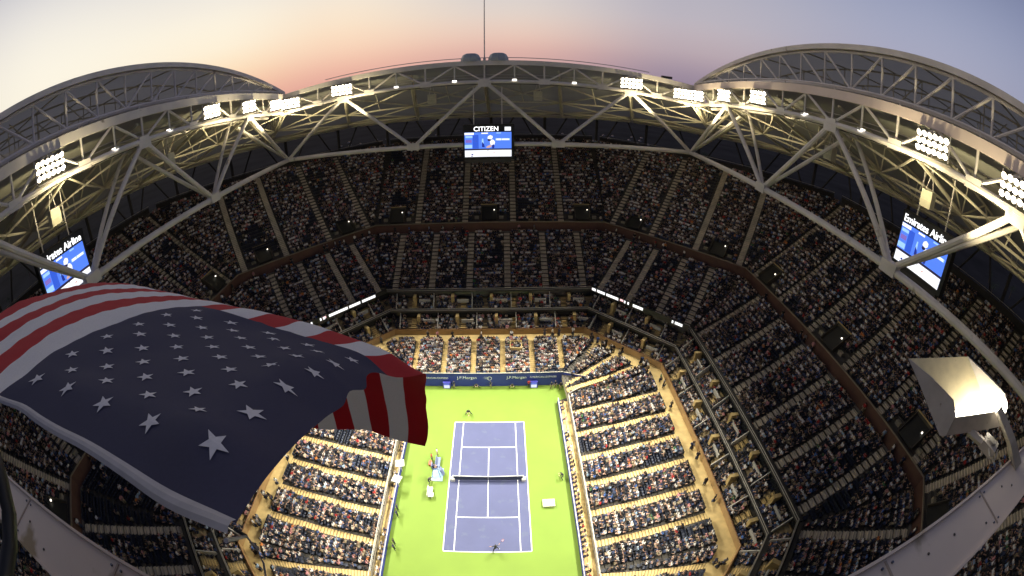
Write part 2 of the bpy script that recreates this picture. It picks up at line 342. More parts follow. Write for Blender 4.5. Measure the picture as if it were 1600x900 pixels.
for i, root, inv, a0, a1, b0, b1, on, e0, e1 in build_tier(4, 'upper_stand', RPa, RPb, 26, A_pro, .50, treadm, 'steep dark upper seating stand on the %s side under the roof', True):
    mid = (a0+a1)/2; ee = e0.copy(); ee[2] = 0
    for v in VOM[{0: 0, 4: 0, 1: 1, 3: 1, 5: 1, 7: 1, 2: 2, 6: 2}[i]]:
        r2 = empty('entrance_tunnel', tuple(mid+ee*v)); where = {True: 'middle', False: ''}[v == 0] or ('clockwise' if v > 0 else 'anticlockwise')
        tag(r2, 'dark entrance tunnel with small white lamp, %s one in the %s upper stand' % (where, FN[i]), 'entrance', 'entrance tunnels of the upper stand')
        i2 = -np.array(r2.location); c = mid+ee*v
        up = (on*1.95+np.array([0, 0, 1.45]))*.72; dn = np.cross(ee, up); dn /= np.linalg.norm(dn)
        m = MB()
        m.obox(c+up+np.array([0, 0, .45]), ee*1.5, up, dn*.12, black); o = m.build('tunnel_dark_slab', r2); o.location = tuple(i2)  # black slab over the treads stands in for the dark inside
        for s in (-1, 1):
            m = MB(); m.obox(c+up+ee*s*1.62+np.array([0, 0, .6]), ee*.07, up, dn*.38, VL); o = m.build('side_wall', r2); o.location = tuple(i2)
        m = MB(); m.obox(c+on*2.9+np.array([0, 0, 2.6]), ee*1.7, on*.08, (0, 0, .45), VL); m.obox(c+on*2.9+np.array([0, 0, 3.09]), ee*1.75, on*.11, (0, 0, .05), stairc); o = m.build('back_wall', r2); o.location = tuple(i2)
        for s in (-1, 1):
            m = MB(); m.obox(c+on*.9+ee*s*2.6+np.array([0, 0, .75]), ee*.45, on*.3, (0, 0, .3), concrete); o = m.build('kiosk_block', r2); o.location = tuple(i2)
        m = MB(); m.obox(c+on*1.6+ee*1.1+np.array([0, 0, 2.2]), ee*.1, on*.1, (0, 0, .1), emis('tunnel_lamp', (1, .93, .8), 2.2)); o = m.build('lamp', r2); o.location = tuple(i2)
# rim of the upper stand
for i in range(8):
    a0, a1 = face_edges(RPb, i); on = outv(i, RPb)
    root = empty('rim_wall', tuple((a0+a1)/2)); inv = -np.array(root.location); tag(root, 'low dark rim wall and railing along the top of the %s upper stand' % FN[i], 'wall')
    m = MB(); p, q = a0.copy(), a1.copy(); m.quad(p, q, q+on*3, p+on*3, darkc); wall_on(m, p+on*3, q+on*3, 20, 35.0, .3, on, darkc); wall_on(m, p+on*2.6, q+on*2.6, 35.0, 36.0, .15, on, darkc); o = m.build('concrete_rim', root); o.location = tuple(inv)
    m = MB(); p = p+on*2.6; q = q+on*2.6; p[2] = q[2] = 36.3; m.tube([p, q], .06, railm, 5); o = m.build('rail', root); o.location = tuple(inv)
# ribbon boards
white_e = emis('ribbon_white', (1, 1, 1), 1.3); pink_e = emis('ribbon_pink', (1, .6, .62), 1.3)
for i, lab in ((1, 'narrow ribbon display with glowing white lettering, right of the far stand'), (7, 'narrow ribbon display with glowing white lettering, left of the far stand')):
    b0, b1 = face_edges(RS2b, i); on = outv(i, RS2b); e = (b1-b0)/np.linalg.norm(b1-b0); Ln = np.linalg.norm(b1-b0)
    root = empty('ribbon_display', tuple((b0+b1)/2)); inv = -np.array(root.location); tag(root, lab, 'display', 'ribbon displays')
    c = (b0+b1)/2-on*.42; c[2] = 11.62
    m = MB(); m.obox(c, e*(Ln/2-.3), on*.05, (0, 0, .45), black); o = m.build('display_panel', root); o.location = tuple(inv)
    segs = [(.02, .06), (.075, .16), (.175, .30), (.36, .375), (.395, .41), (.45, .55), (.83, .845), (.86, .93)]
    if i == 7: segs = [(.02, .14), (.20, .215), (.29, .305), (.32, .34), (.38, .57), (.585, .70), (.72, .86)]
    for k, (s0, s1) in enumerate(segs):
        cc = b0+e*Ln*(s0+s1)/2-on*.50; cc[2] = 11.62
        m = MB(); m.obox(cc, e*Ln*(s1-s0)/2, on*.02, (0, 0, .26), white_e); o = m.build('lit_lettering', root); o.location = tuple(inv)
    cc = b0+e*Ln*.335-on*.50; cc[2] = 11.7; m = MB(); m.obox(cc, e*.35, on*.02, (0, 0, .2), pink_e); o = m.build('lit_emblem', root); o.location = tuple(inv)

# ------------------------------------------------------------------ court walls
wallb = mat('wall_blue', (.035, .052, .30), .6, .1, .3)
wtxt = mat('wall_print', (.85, .87, .95), .6, .02)
def court_wall(pts, name_label, z1):
    root = empty('court_wall', tuple(pts[0])+(0,)); inv = -np.array(root.location); tag(root, name_label, 'wall')
    m = MB()
    for p, q in zip(pts[:-1], pts[1:]):
        p = np.array((*p, 0.)); q = np.array((*q, 0.)); e = q-p; nn = np.array([-e[1], e[0], 0])/np.linalg.norm(e)
        m.obox((p+q)/2+np.array([0, 0, z1/2])+nn*.08, e/2, nn*.08, (0, 0, z1/2), wallb)
    o = m.build('wall_panel', root); o.location = tuple(inv)
    m = MB(); m.tube([(*p, z1+.06) for p in pts], .06, railw, 5); o = m.build('cap', root); o.location = tuple(inv)
    return root
cw = court_wall([(-17.6, 19.3), (-12.9, 20.8), (12.5, 20.8), (17.0, 19.1)], 'dark blue printed wall behind the far baseline', 2.9)
o_ = np.array(cw.location)
def wt(s, x, z, size, nm='wall_lettering'): text(nm, s, size, (x-o_[0], 20.76-o_[1], z-o_[2]), (math.pi/2, 0, 0), wtxt, cw, .01)
wt('J.P.Morgan', -4.0, 1.95, .8); wt('J.P.Morgan', 4.6, 1.95, .8); wt('AMERICAN EXPRESS', -9.6, 1.85, .52); wt('AMERICAN EXPRESS', 9.2, 1.95, .52); wt('2016', 12.0, 2.1, .3) if False else None
m = MB()   # the tournament's flaming ball emblem
for k in range(20):
    a = math.pi*2*k/20; m.add([(-.1+.42*math.cos(a), 20.75, 1.8+.42*math.sin(a)), (-.1+.42*math.cos(a+.32), 20.75, 1.8+.42*math.sin(a+.32)), (-.1+.32*math.cos(a+.32), 20.75, 1.8+.32*math.sin(a+.32)), (-.1+.32*math.cos(a), 20.75, 1.8+.32*math.sin(a))], [(0, 1, 2, 3)], wtxt)
for k, (dz, L_) in enumerate(((.25, 1.1), (.05, 1.3), (-.15, .95))):
    m.add([(-.2, 20.75, 1.8+dz+.07), (-.2, 20.75, 1.8+dz-.05), (-.1-L_, 20.75, 1.8+dz+.12)], [(0, 1, 2)], wtxt)
o = m.build('ball_emblem', cw); o.location = tuple(-o_)
for s, xx in ((1, 11.35), (-1, -12.65)):
    for part in (0, 1):
        pass
    lab = 'low dark fence along the %s side of the court' % ('right' if s > 0 else 'left')
    pts = [(xx, 16.2), (xx, -20.8)] if s > 0 else [(xx, -20.8), (xx, 16.2)]
    r_ = court_wall(pts, lab, 1.0)
court_wall([(13, -20.9), (-13, -20.9)], 'dark blue wall behind the near baseline', 2.4)
# side aprons: pale walkway between fence and first row, with a white rail
for s in (-1, 1):
    x0, x1 = (11.5, 13.0) if s > 0 else (-13.7, -12.8)
    m = MB(); m.box(x0, x1, -20.5, 16.0, 0, .35, stairc); side = 'right' if s > 0 else 'left'
    r_ = m.build('courtside_walkway'); tag(r_, 'narrow pale walkway at the foot of the %s lower stand' % side, 'walkway')
    rr = empty('stand_railing', (XC+s*13.35, 0, 1.3)); tag(rr, 'thin white railing along the front row of the %s lower stand' % side, 'railing')
    m = MB(); m.tube([(0, -20, .95), (0, 15.8, .95)], .05, railw, 5); m.build('rail', rr)
    m = MB(); m.tube([(0, -20, .5), (0, 15.8, .5)], .03, railw, 4); m.build('rail', rr)
    for k in range(16):
        m = MB(); m.tube([(0, -19.5+k*2.35, -.9), (0, -19.5+k*2.35, .95)], .035, railw, 5); m.build('post', rr)
    rr = empty('corner_railing', (XC+s*13.4, 15.9, 1.3)); tag(rr, 'white railing beside the %s corner entrance of the far court wall' % side, 'railing')
    m = MB(); m.tube([(0, 0, 1.0), (s*2.6, 1.6, 1.15), (s*4.6, 2.4, 1.5)], .06, railw, 5); m.tube([(0, 0, .4), (s*4.6, 2.4, .9)], .04, railw, 5); m.build('rail', rr)
# ------------------------------------------------------------------ roof structure round the square opening
SIDES = {'far': ((0, 1), (1, 0)), 'left': ((-1, 0), (0, 1)), 'right': ((1, 0), (0, 1)), 'near': ((0, -1), (1, 0))}
def P(side, s, o, z):
    n, e = SIDES[side]; return np.array((XC+n[0]*(38+o)+e[0]*s, n[1]*(38+o)+e[1]*s, z))
ztop = lambda s: 53.1-2.1*(s/38)**2
zmid = lambda s: 49.7-1.9*(s/38)**2
ZL = 38.5
APX = [-35.4, -25.3, -15.2, -5.05, 5.05, 15.2, 25.3, 35.4]; VAL = [-38, -30.4, -20.2, -10.1, 0, 10.1, 20.2, 30.4, 38]
for side in SIDES:
    if side == 'near': continue
    base = P(side, 0, 0, ZL); root = empty('roof_truss', tuple(base)); inv = -np.array(root.location)
    tag(root, 'pale steel truss along the %s edge of the roof opening with V shaped braces' % side, 'roof truss')
    def J(m, nm, par=root):
        o = m.build(nm, par, smooth=False); o.location = tuple(inv); return o
    S = np.linspace(-38.6, 38.6, 25)
    m = MB(); m.tube([P(side, s, 0, ZL) for s in (-38, 38)], .40, steel, 10)
    J(m, 'lower_chord')
    m = MB(); m.tube([P(side, s, 0, zmid(s)) for s in S], .34, steel, 10); J(m, 'middle_chord')
    m = MB()
    for a, b in zip(S[:-1], S[1:]):
        pa, pb = P(side, a, 0, ztop(a)), P(side, b, 0, ztop(b)); n_ = P(side, 0, 1, 0)-P(side, 0, 0, 0)
        m.obox((pa+pb)/2, (pb-pa)/2*1.002, n_*.35, (0, 0, .52 if side != 'far' else .42), fascia if side == 'right' else steel)
    J(m, 'top_chord')
    if side != 'far':
        m = MB(); m.tube([P(side, s, .2, ztop(s)+1.0) for s in S], .13, steel, 6); J(m, 'rail_beam')
        for s in VAL:
            m = MB(); m.tube([P(side, s, .2, ztop(s)+.4), P(side, s, .2, ztop(s)+1.0)], .08, steel, 5); J(m, 'rail_stub')
    else:
        m = MB(); m.tube([P(side, s, .6, ztop(s)+.95) for s in S[3:-3]], .07, railw, 5); J(m, 'top_rail')
    for hz in (.75, 1.25):
        m = MB(); m.tube([P(side, s, 1.3, zmid(s)+hz) for s in S], .035, steel, 4); J(m, 'catwalk_rail')
    m = MB()
    for a, b in zip(S[:-1], S[1:]):
        pa, pb = P(side, a, .85, zmid(a)+.2), P(side, b, .85, zmid(b)+.2); m.obox((pa+pb)/2, (pb-pa)/2, (P(side, 0, 1, 0)-P(side, 0, 0, 0))*.4, (0, 0, .03), steel2)
    J(m, 'catwalk_deck')
    m = MB(); m.tube([P(side, s, .45, zmid(s)-.42) for s in S], .05, black, 5); J(m, 'cable_run')
    for s in VAL[1:-1]:
        m = MB(); m.tube([P(side, s, 0, zmid(s)), P(side, s, 0, ztop(s)-.4)], .15, steel, 6); J(m, 'post')
        m = MB(); m.obox(P(side, s, 0, zmid(s)+.1), P(side, .9, 0, 0)-P(side, 0, 0, 0), P(side, 0, .3, 0)-P(side, 0, 0, 0), (0, 0, .5), steel); J(m, 'gusset_plate')
    for a in APX:
        for v in (a-5.07, a+5.07):
            v = max(-38, min(38, v)); m = MB(); m.tube([P(side, a, 0, ztop(a)-.4), P(side, v, 0, zmid(v))], .17, steel, 6); J(m, 'web_diagonal')
    LN_ = [-38, -12.67, 12.67, 38]; UN = [-25.3, 0, 25.3]
    for u in UN:
        for l in (u-12.63, u+12.67):
            l = min(LN_, key=lambda q: abs(q-l))
            m = MB(); m.tube([P(side, u, 0, zmid(u)), P(side, l, 0, ZL)], .33, steel, 8); J(m, 'brace')
            if side in ('left', 'right'):
                m = MB(); m.tube([P(side, u, 4.2, zmid(u)-.3), P(side, l, .2, ZL)], .28, steel, 8); J(m, 'outer_brace')
        m = MB(); m.obox(P(side, u, 0, zmid(u)-.35), P(side, 1.1, 0, 0)-P(side, 0, 0, 0), P(side, 0, .32, 0)-P(side, 0, 0, 0), (0, 0, .55), steel); J(m, 'node_plate')
    for l in LN_[1:-1]:
        m = MB(); m.obox(P(side, l, 0, ZL+.1), P(side, 1.1, 0, 0)-P(side, 0, 0, 0), P(side, 0, .48, 0)-P(side, 0, 0, 0), (0, 0, .6), steel); J(m, 'node_plate')
    if side in ('left', 'right'):
        m = MB(); m.tube([P(side, s, 4.2, zmid(s)-.3) for s in S], .28, steel, 8); J(m, 'outer_chord')
        for q in (-1, 1):     # corner bracing
            for (s, o, z) in ((30.4, 4.2, 48.2), (33, 9, 47.2), (38, 12, 46.5)):
                m = MB(); m.tube([P(side, q*38, 0, ZL), P(side, q*s, o, z)], .26, steel2, 7); J(m, 'corner_strut')
# outer ring outline
OUT = [(-36, 80), (36, 80), (80, 36), (80, -36), (36, -80), (-36, -80), (-80, -36), (-80, 36)]
def outer_at(side, s):   # outer ring point matching opening coordinate s
    f = s/38.
    if abs(f) <= .62: along, o = f/.62*36, 80
    else:
        k = (abs(f)-.62)/.38; along = math.copysign(36+22*k, f); o = 80-22*k
    n, e = SIDES[side]; return np.array((XC+n[0]*o+e[0]*along, n[1]*o+e[1]*along, 0.))
ZO = 40.2
for side in SIDES:
    m = MB(); S = np.linspace(-38, 38, 25)
    root = empty('fixed_roof', tuple(P(side, 0, 20, 48))); inv = -np.array(root.location); tag(root, 'fixed membrane roof on the %s side of the opening, seen from below' % side, 'roof')
    for a, b in zip(S[:-1], S[1:]):
        ia, ib = P(side, a, .9, ztop(a)-.35), P(side, b, .9, ztop(b)-.35); oa, ob = outer_at(side, a), outer_at(side, b); oa[2] = ob[2] = 41.3
        for k in range(4):
            t0, t1 = k/4, (k+1)/4; f = lambda t: 1-(1-t)**1.0
            m.quad(ia+(oa-ia)*t0, ib+(ob-ib)*t0, ib+(ob-ib)*t1, ia+(oa-ia)*t1, membrane)
    o = m.build('membrane', root); o.location = tuple(inv)
    m = MB(); pts = [outer_at(side, s) for s in S]
    for p in pts: p[2] = 41.2
    m.tube(pts, .4, steel2, 6); o = m.build('eaves_tube', root); o.location = tuple(inv)
    m = MB(); pts = [outer_at(side, s) for s in S]
    for p in pts: p[2] = ZO
    m.tube(pts, .42, steel, 8); o = m.build('outer_tube', root); o.location = tuple(inv)
    # girders
    if side == 'near': continue
    G = [-38, -25.3, -12.67, 0, 12.67, 25.3] + ([38] if side != 'left' else [38])
    for gi, s in enumerate(G):
        ia = P(side, s, .5, zmid(s)-.2); oa = outer_at(side, s); oa[2] = ZO; ta = P(side, s, .9, ztop(s)-.9); tb = outer_at(side, s); tb[2] = 41.1
        gr = empty('roof_girder', tuple(ia)); iv = -np.array(gr.location)
        tag(gr, 'tubular girder under the %s fixed roof, %s counted from its %s end' % (side, ['first', 'second', 'third', 'fourth', 'fifth', 'sixth', 'seventh'][gi], 'left' if side == 'far' else 'near'), 'girder', 'girders under the fixed roof')
        def K(mm, nm):
            o = mm.build(nm, gr); o.location = tuple(iv)
        sag = lambda t: np.array((0, 0, -2.2*math.sin(math.pi*t)))
        bot = [ia+(oa-ia)*t+sag(t) for t in np.linspace(0, 1, 9)]; tp = [ta+(tb-ta)*t+(0, 0, -.3) for t in np.linspace(0, 1, 9)]
        mm = MB(); mm.tube(bot, .24, steel2, 7); K(mm, 'bottom_chord')
        mm = MB(); mm.tube(tp, .18, steel2, 6); K(mm, 'top_chord')
        for k in range(8):
            a, b = (bot[k], tp[k+1]) if k % 2 == 0 else (tp[k], bot[k+1])
            mm = MB(); mm.tube([a, b], .13, steel2, 5); K(mm, 'web_strut')
            if k in (2, 4, 6):
                mm = MB(); mm.tube([bot[k], tp[k]], .11, steel2, 5); K(mm, 'web_post')
        if gi < len(G)-1:
            s2 = G[gi+1]; ib = P(side, s2, .5, zmid(s2)-.2); ob = outer_at(side, s2); ob[2] = ZO
            bot2 = [ib+(ob-ib)*t+sag(t) for t in np.linspace(0, 1, 9)]
            for k in range(0, 8, 2):
                mid = (bot[k]+bot2[k])/2 if k else (ia+ib)/2
                for (a, b) in ((bot[k], (bot[k+1]+bot2[k+1])/2), (bot2[k], (bot[k+1]+bot2[k+1])/2), ((bot[k+1]+bot2[k+1])/2, bot[k+2]), ((bot[k+1]+bot2[k+1])/2, bot2[k+2])):
                    mm = MB(); mm.tube([a, b], .14, steel2, 5); K(mm, 'cross_brace')
                mm = MB(); mm.tube([bot[k+2], bot2[k+2]], .17, steel2, 6); K(mm, 'purlin')
            mm = MB(); mm.tube([bot[2]*.5+bot2[2]*.5+[0, 0, 0], tp[2]*.5+(ta+ib-ia+(tb-ta)*.25)*.5], .1, steel2, 5); K(mm, 'hanger')
# slender columns outside the bowl carrying the outer tube
cn = 0
for i in range(8):
    a, b = OUT[i], OUT[(i+1) % 8]; L_ = math.hypot(b[0]-a[0], b[1]-a[1]); nn = int(L_//14)
    for k in range(nn):
        t = (k+.5)/nn; x, y = a[0]+(b[0]-a[0])*t, a[1]+(b[1]-a[1])*t
        if y < -45: continue
        cn += 1; c = empty('roof_column', (XC+x*.97, y*.97, -.25)); tag(c, 'dark slanting roof column behind the %s upper stand, %s from its left end' % (FN[i], ['first', 'second', 'third', 'fourth', 'fifth', 'sixth'][k]), 'column', 'roof columns outside the bowl')
        m = MB(); m.tube([(0, 0, 0), (x*.03, y*.03, ZO)], .45, darkc, 8); m.build('shaft', c)
        ex, ey = (b[0]-a[0])/L_, (b[1]-a[1])/L_
        for q in (-1, 1):
            m = MB(); m.tube([(0, 0, 30), (x*.03+ex*q*6, y*.03+ey*q*6, ZO)], .25, darkc, 6); m.build('branch', c)

# ------------------------------------------------------------------ movable roof panels parked left and right
for side, sg in (('left', -1), ('right', 1)):
    root = empty('movable_roof', (XC+sg*59, 0, 51)); inv = -np.array(root.location)
    tag(root, 'large arched movable roof panel parked above the %s stand' % side, 'roof panel')
    def J(m, nm, sm=False):
        o = m.build(nm, root, smooth=sm); o.location = tuple(inv); return o
    YE = 43.5
    zt = lambda y: 59.3-7.6*(abs(y)/YE)**2.1
    zb = lambda y: 54.3-3.2*(y/YE)**2
    X0, X1 = 41.0, 84.0
    ys = np.linspace(-YE, YE, 49)
    m = MB()
    for a, b in zip(ys[:-1], ys[1:]):
        for k in range(6):
            xa, xb = X0+(X1-X0)*k/6, X0+(X1-X0)*(k+1)/6
            m.quad((XC+sg*xa, a, zt(a)), (XC+sg*xb, a, zt(a)), (XC+sg*xb, b, zt(b)), (XC+sg*xa, b, zt(b)), membrane2)
        # far end infill
        m.quad((XC+sg*X1, a, zt(a)), (XC+sg*X1, a, 50), (XC+sg*X1, b, 50), (XC+sg*X1, b, zt(b)), membrane2)
    J(m, 'membrane', True)
    m = MB()
    for a, b in zip(ys[:-1], ys[1:]):
        pa, pb = np.array((XC+sg*(X0-.1), a, zt(a)+.12)), np.array((XC+sg*(X0-.1), b, zt(b)+.12))
        m.obox((pa+pb)/2, (pb-pa)/2*1.003, (.5, 0, 0), (0, 0, .34), steel)
    J(m, 'edge_fascia')
    m = MB(); m.tube([(XC+sg*X0, y, zt(y)-.45) for y in ys], .2, steel, 6); J(m, 'top_chord')
    m = MB(); m.tube([(XC+sg*X0, y, zb(y)) for y in ys], .3, steel, 8); J(m, 'bottom_chord')
    pit = 5.06
    for k in range(-8, 9):
        y = k*pit; m = MB(); m.tube([(XC+sg*X0, y, zb(y)), (XC+sg*X0, y, zt(y)-.45)], .15, steel, 6); J(m, 'post')
        if k:
            y2 = (abs(k)-1)*pit*(1 if k > 0 else -1); m = MB(); m.tube([(XC+sg*X0, y, zt(y)-.45), (XC+sg*X0, y2, zb(y2))], .16, steel, 6); J(m, 'diagonal')
    for r_ in (50, 60, 70):   # inner arches
        m = MB(); m.tube([(XC+sg*r_, y, zt(y)-.5) for y in ys[::2]], .14, steel2, 5); J(m, 'inner_arch')
        m = MB(); m.tube([(XC+sg*r_, y, zb(y)) for y in ys[::2]], .14, steel2, 5); J(m, 'inner_chord')
        for k in range(-7, 8, 1):
            y = k*pit
            m = MB(); m.tube([(XC+sg*r_, y, zb(y)), (XC+sg*r_, y, zt(y)-.5)], .09, steel2, 5); J(m, 'inner_post')
            if k % 2 == 0 and r_ < 65:
                m = MB(); m.tube([(XC+sg*r_, y, zb(y)), (XC+sg*r_, y+pit*(1 if k > 0 else -1), zt(y+pit)-.5)], .09, steel2, 5); J(m, 'inner_diagonal')
    for k in range(-8, 9, 2):
        y = k*pit; m = MB(); m.tube([(XC+sg*X0, y, zb(y)), (XC+sg*(X1-2), y, zb(y)-.5)], .12, steel2, 5); J(m, 'tie')
        m = MB(); m.tube([(XC+sg*X0, y, zt(y)-.3), (XC+sg*(X1-2), y, zt(y)-.4)], .12, steel2, 5); J(m, 'purlin')
# flagpole and domes above the far truss
fp = empty('flagpole', (XC, 38.6, 53.2)); tag(fp, 'thin bare pole rising into the sky above the far roof truss', 'flagpole')
m = MB(); m.tube([(0, 0, 0), (0, 0, 14.5)], [.11, .07], steel, 8); m.build('pole', fp)
m = MB(); m.tube([(0, 0, 0), (0, 0, .8)], .22, steel, 8); m.build('base_collar', fp)
dm = mat('dome_shell', (.33, .36, .37), .5, .1, 1)
for s, lab in ((-1, 'grey rounded antenna dome left of the flagpole'), (1, 'grey rounded antenna dome right of the flagpole')):
    d = empty('antenna_dome', (XC+s*2.35, 38.9, 53.4)); tag(d, lab, 'dome', 'antenna domes')
    m = MB(); prof = [(1.75, 0), (1.7, .6), (1.35, 1.25), (.9, 1.5), (0.02, 1.55)]; n_ = 8
    V = [(r*math.cos(2*math.pi*k/n_), r*math.sin(2*math.pi*k/n_), z) for r, z in prof for k in range(n_)]
    m.add(V, [(j*n_+k, j*n_+(k+1) % n_, (j+1)*n_+(k+1) % n_, (j+1)*n_+k) for j in range(len(prof)-1) for k in range(n_)], dm); m.build('shell', d)
    m = MB(); m.tube([(0, 0, -.5), (0, 0, .06)], 1.0, steel, 10); m.build('plinth', d)
ms = empty('mast', (XC+32.5, 38.8, 51.8)); tag(ms, 'small dark camera box at the right end of the far roof edge', 'camera')
m = MB(); m.box(-1.0, 1.0, -.3, .3, .3, .75, black); m.build('housing', ms); m = MB(); m.tube([(0, 0, 0), (0, 0, .35)], .1, black, 6); m.build('stand', ms)

# ------------------------------------------------------------------ floodlight banks
lamp_e = emis('lamp_face', (1, .88, .66), 12, (.8, .8, .75))
lampm = mat('lamp_housing', (.45, .44, .40), .4, .1, 4)
mm = MB(); prof = [(.12, -.22), (.27, -.02), (.29, .05)]; n_ = 8
V = [(r*math.cos(2*math.pi*k/n_), z, r*math.sin(2*math.pi*k/n_)) for r, z in prof for k in range(n_)]
mm.add(V, [(j*n_+k, j*n_+(k+1) % n_, (j+1)*n_+(k+1) % n_, (j+1)*n_+k) for j in range(2) for k in range(n_)]+[tuple(range(n_))], lampm)
lamp0 = mm.build('lamp'); lamp_used = False
mm = MB(); mm.add([(.26*math.cos(2*math.pi*k/n_), .03, .26*math.sin(2*math.pi*k/n_)) for k in range(n_)], [tuple(range(n_))[::-1]], lamp_e); lens0 = mm.build('lens', lamp0)
target = Vector((XC, -1, 0))
BK = [('left', -15.2), ('left', 14.2), ('left', 24.6), ('left', 33.6), ('far', -36.0), ('far', -25.3), ('far', 25.3), ('far', 35.4), ('right', 34.8), ('right', 25.3), ('right', 15.2), ('right', -15.2), ('right', -25.3)]
ordn = ['first', 'second', 'third', 'fourth', 'fifth']
cnt = {}
for side, s in BK:
    n, e = SIDES[side]; z = zmid(s)+1.55; p = P(side, s, -.6, z); k0 = cnt.get(side, 0); cnt[side] = k0+1
    root = empty('floodlight_bank', tuple(p)); d = (target-Vector(p)); ang = math.atan2(-(-n[0]), (-n[1])) 
    root.rotation_euler = (0, 0, math.atan2(n[0], -n[1]))      # local +Y looks into the bowl
    tag(root, 'glowing floodlight bank on the %s roof truss, %s from %s' % (side, ordn[k0], 'the left corner' if side == 'far' else ('the near end' if side == 'left' else 'the far corner')), 'floodlights', 'floodlight banks on the roof trusses')
    cols, rows = (6, 3); root.scale = (1.12, 1.12, 1.12)
    m = MB()
    for r in range(rows): m.tube([(-1.75, -.1, -.62+r*.58), (1.75, -.1, -.62+r*.58)], .05, steel, 5)
    for x in (-1.75, 0, 1.75): m.tube([(x, -.1, -1.0), (x, -.1, 1.0)], .06, steel, 5)
    m.build('rack', root)
    for r in range(rows):
        for c in range(cols):
            l = lamp0 if not lamp_used else lamp0.copy()
            if lamp_used:
                C.objects.link(l); l2 = lens0.copy(); C.objects.link(l2); l2.parent = l
            lamp_used = True; l.parent = root; l.location = ((c-2.5)*.60, .12, -.62+r*.58+(0.0 if c % 2 else .04)); l.rotation_euler = (math.radians(-32+random.uniform(-5, 5)), 0, math.radians(random.uniform(-7, 7)))
    m = MB(); m.box(-1.9, 1.9, -.35, .45, -1.2, -1.1, steel); m.build('walk_grating', root)
    ld = bpy.data.lights.new('floodlight', 'SPOT'); ld.energy = FLOOD_W; ld.color = (1, .95, .80); ld.spot_size = math.radians(FLOOD_ANGLE); ld.spot_blend = .75; ld.shadow_soft_size = .9
    lo = bpy.data.objects.new('floodlight_beam', ld); C.objects.link(lo); inwardv = Vector((-n[0], -n[1], 0)); lp = Vector(p)+inwardv*.9; lo.location = lp
    tgt = target+Vector((e[0]*s*.25, e[1]*s*.25, 0)); lo.rotation_euler = (tgt-lp).to_track_quat('-Z', 'Y').to_euler()
    ld = bpy.data.lights.new('added_spill', 'SPOT'); ld.energy = SPILL_W; ld.color = (1, .86, .52); ld.shadow_soft_size = .5; ld.spot_size = math.radians(125); ld.spot_blend = .8  # added spot below the bank, aimed up to light the roof underside
    lo = bpy.data.objects.new('added_spill_light', ld); C.objects.link(lo); lo.location = Vector(p)+inwardv*2.5+Vector((e[0]*2.4, e[1]*2.4, -5.0)); lo.rotation_euler = (-inwardv+Vector((0, 0, .85))).to_track_quat('-Z', 'Y').to_euler()
# small downlights and speaker boxes
lum = emis('downlight_face', (1, .96, .86), 4)
for side in ('far', 'left', 'right'):
    for j, s in enumerate([-15.2, -5.05, 5.05, 15.2] if side == 'far' else [-5.05, 5.05]):
        r_ = empty('downlight', tuple(P(side, s, -.2, zmid(s)+.2))); tag(r_, 'small white downlight on a stem under the %s truss, %s from its %s end' % (side, ordn[j], 'left' if side == 'far' else 'near'), 'lamp', 'downlights on the roof trusses')
        m = MB(); m.tube([(0, 0, .3), (0, 0, 2.7)], .13, railw, 6); m.build('stem', r_)
        m = MB(); m.box(-.42, .42, -.3, .3, .0, .28, railw); m.build('housing', r_)
        m = MB(); m.box(-.36, .36, -.33, -.302, .03, .24, lum); m.box(-.38, .38, -.26, .26, -.03, -.002, lum); m.build('lens', r_)
spk = mat('speaker_box', (.62, .58, .42), .6, .08, 2)
for j, (x, y, z, lab) in enumerate([(-10.0, 42, 46.9, 'far truss, left of the screen'), (9.0, 42, 47.0, 'far truss, right of the screen'), (42, 4.1, 46.0, 'right truss, nearer its middle'), (42, -12.7, 45.8, 'right truss, just above the screen'), (-42, -13.6, 46.0, 'left truss, just above the screen'), (-42, 8, 46, 'left truss, nearer its middle')]):
    r_ = empty('hanging_speaker', (x, y, z)); r_.rotation_euler = (0, 0, math.atan2(x if abs(x) > 20 else 0, -y if abs(x) < 20 else 0))
    tag(r_, 'boxy pale speaker hanging behind the '+lab, 'speaker', 'speakers hanging under the roof')
    m = MB(); m.box(-.75, .75, -.5, .5, -.85, .85, spk); m.build('cabinet', r_)
    m = MB(); m.box(-.66, .66, .503, .53, -.05, .76, mat('speaker_grille', (.5, .47, .34), .7)); m.box(-.66, .66, .503, .53, -.76, -.12, MATS['speaker_grille']); m.build('grille', r_)
    for q in (-1, 1):
        m = MB(); m.tube([(q*.5, 0, .85), (0, 0, 3.0)], .05, steel, 5); m.build('hanger', r_)

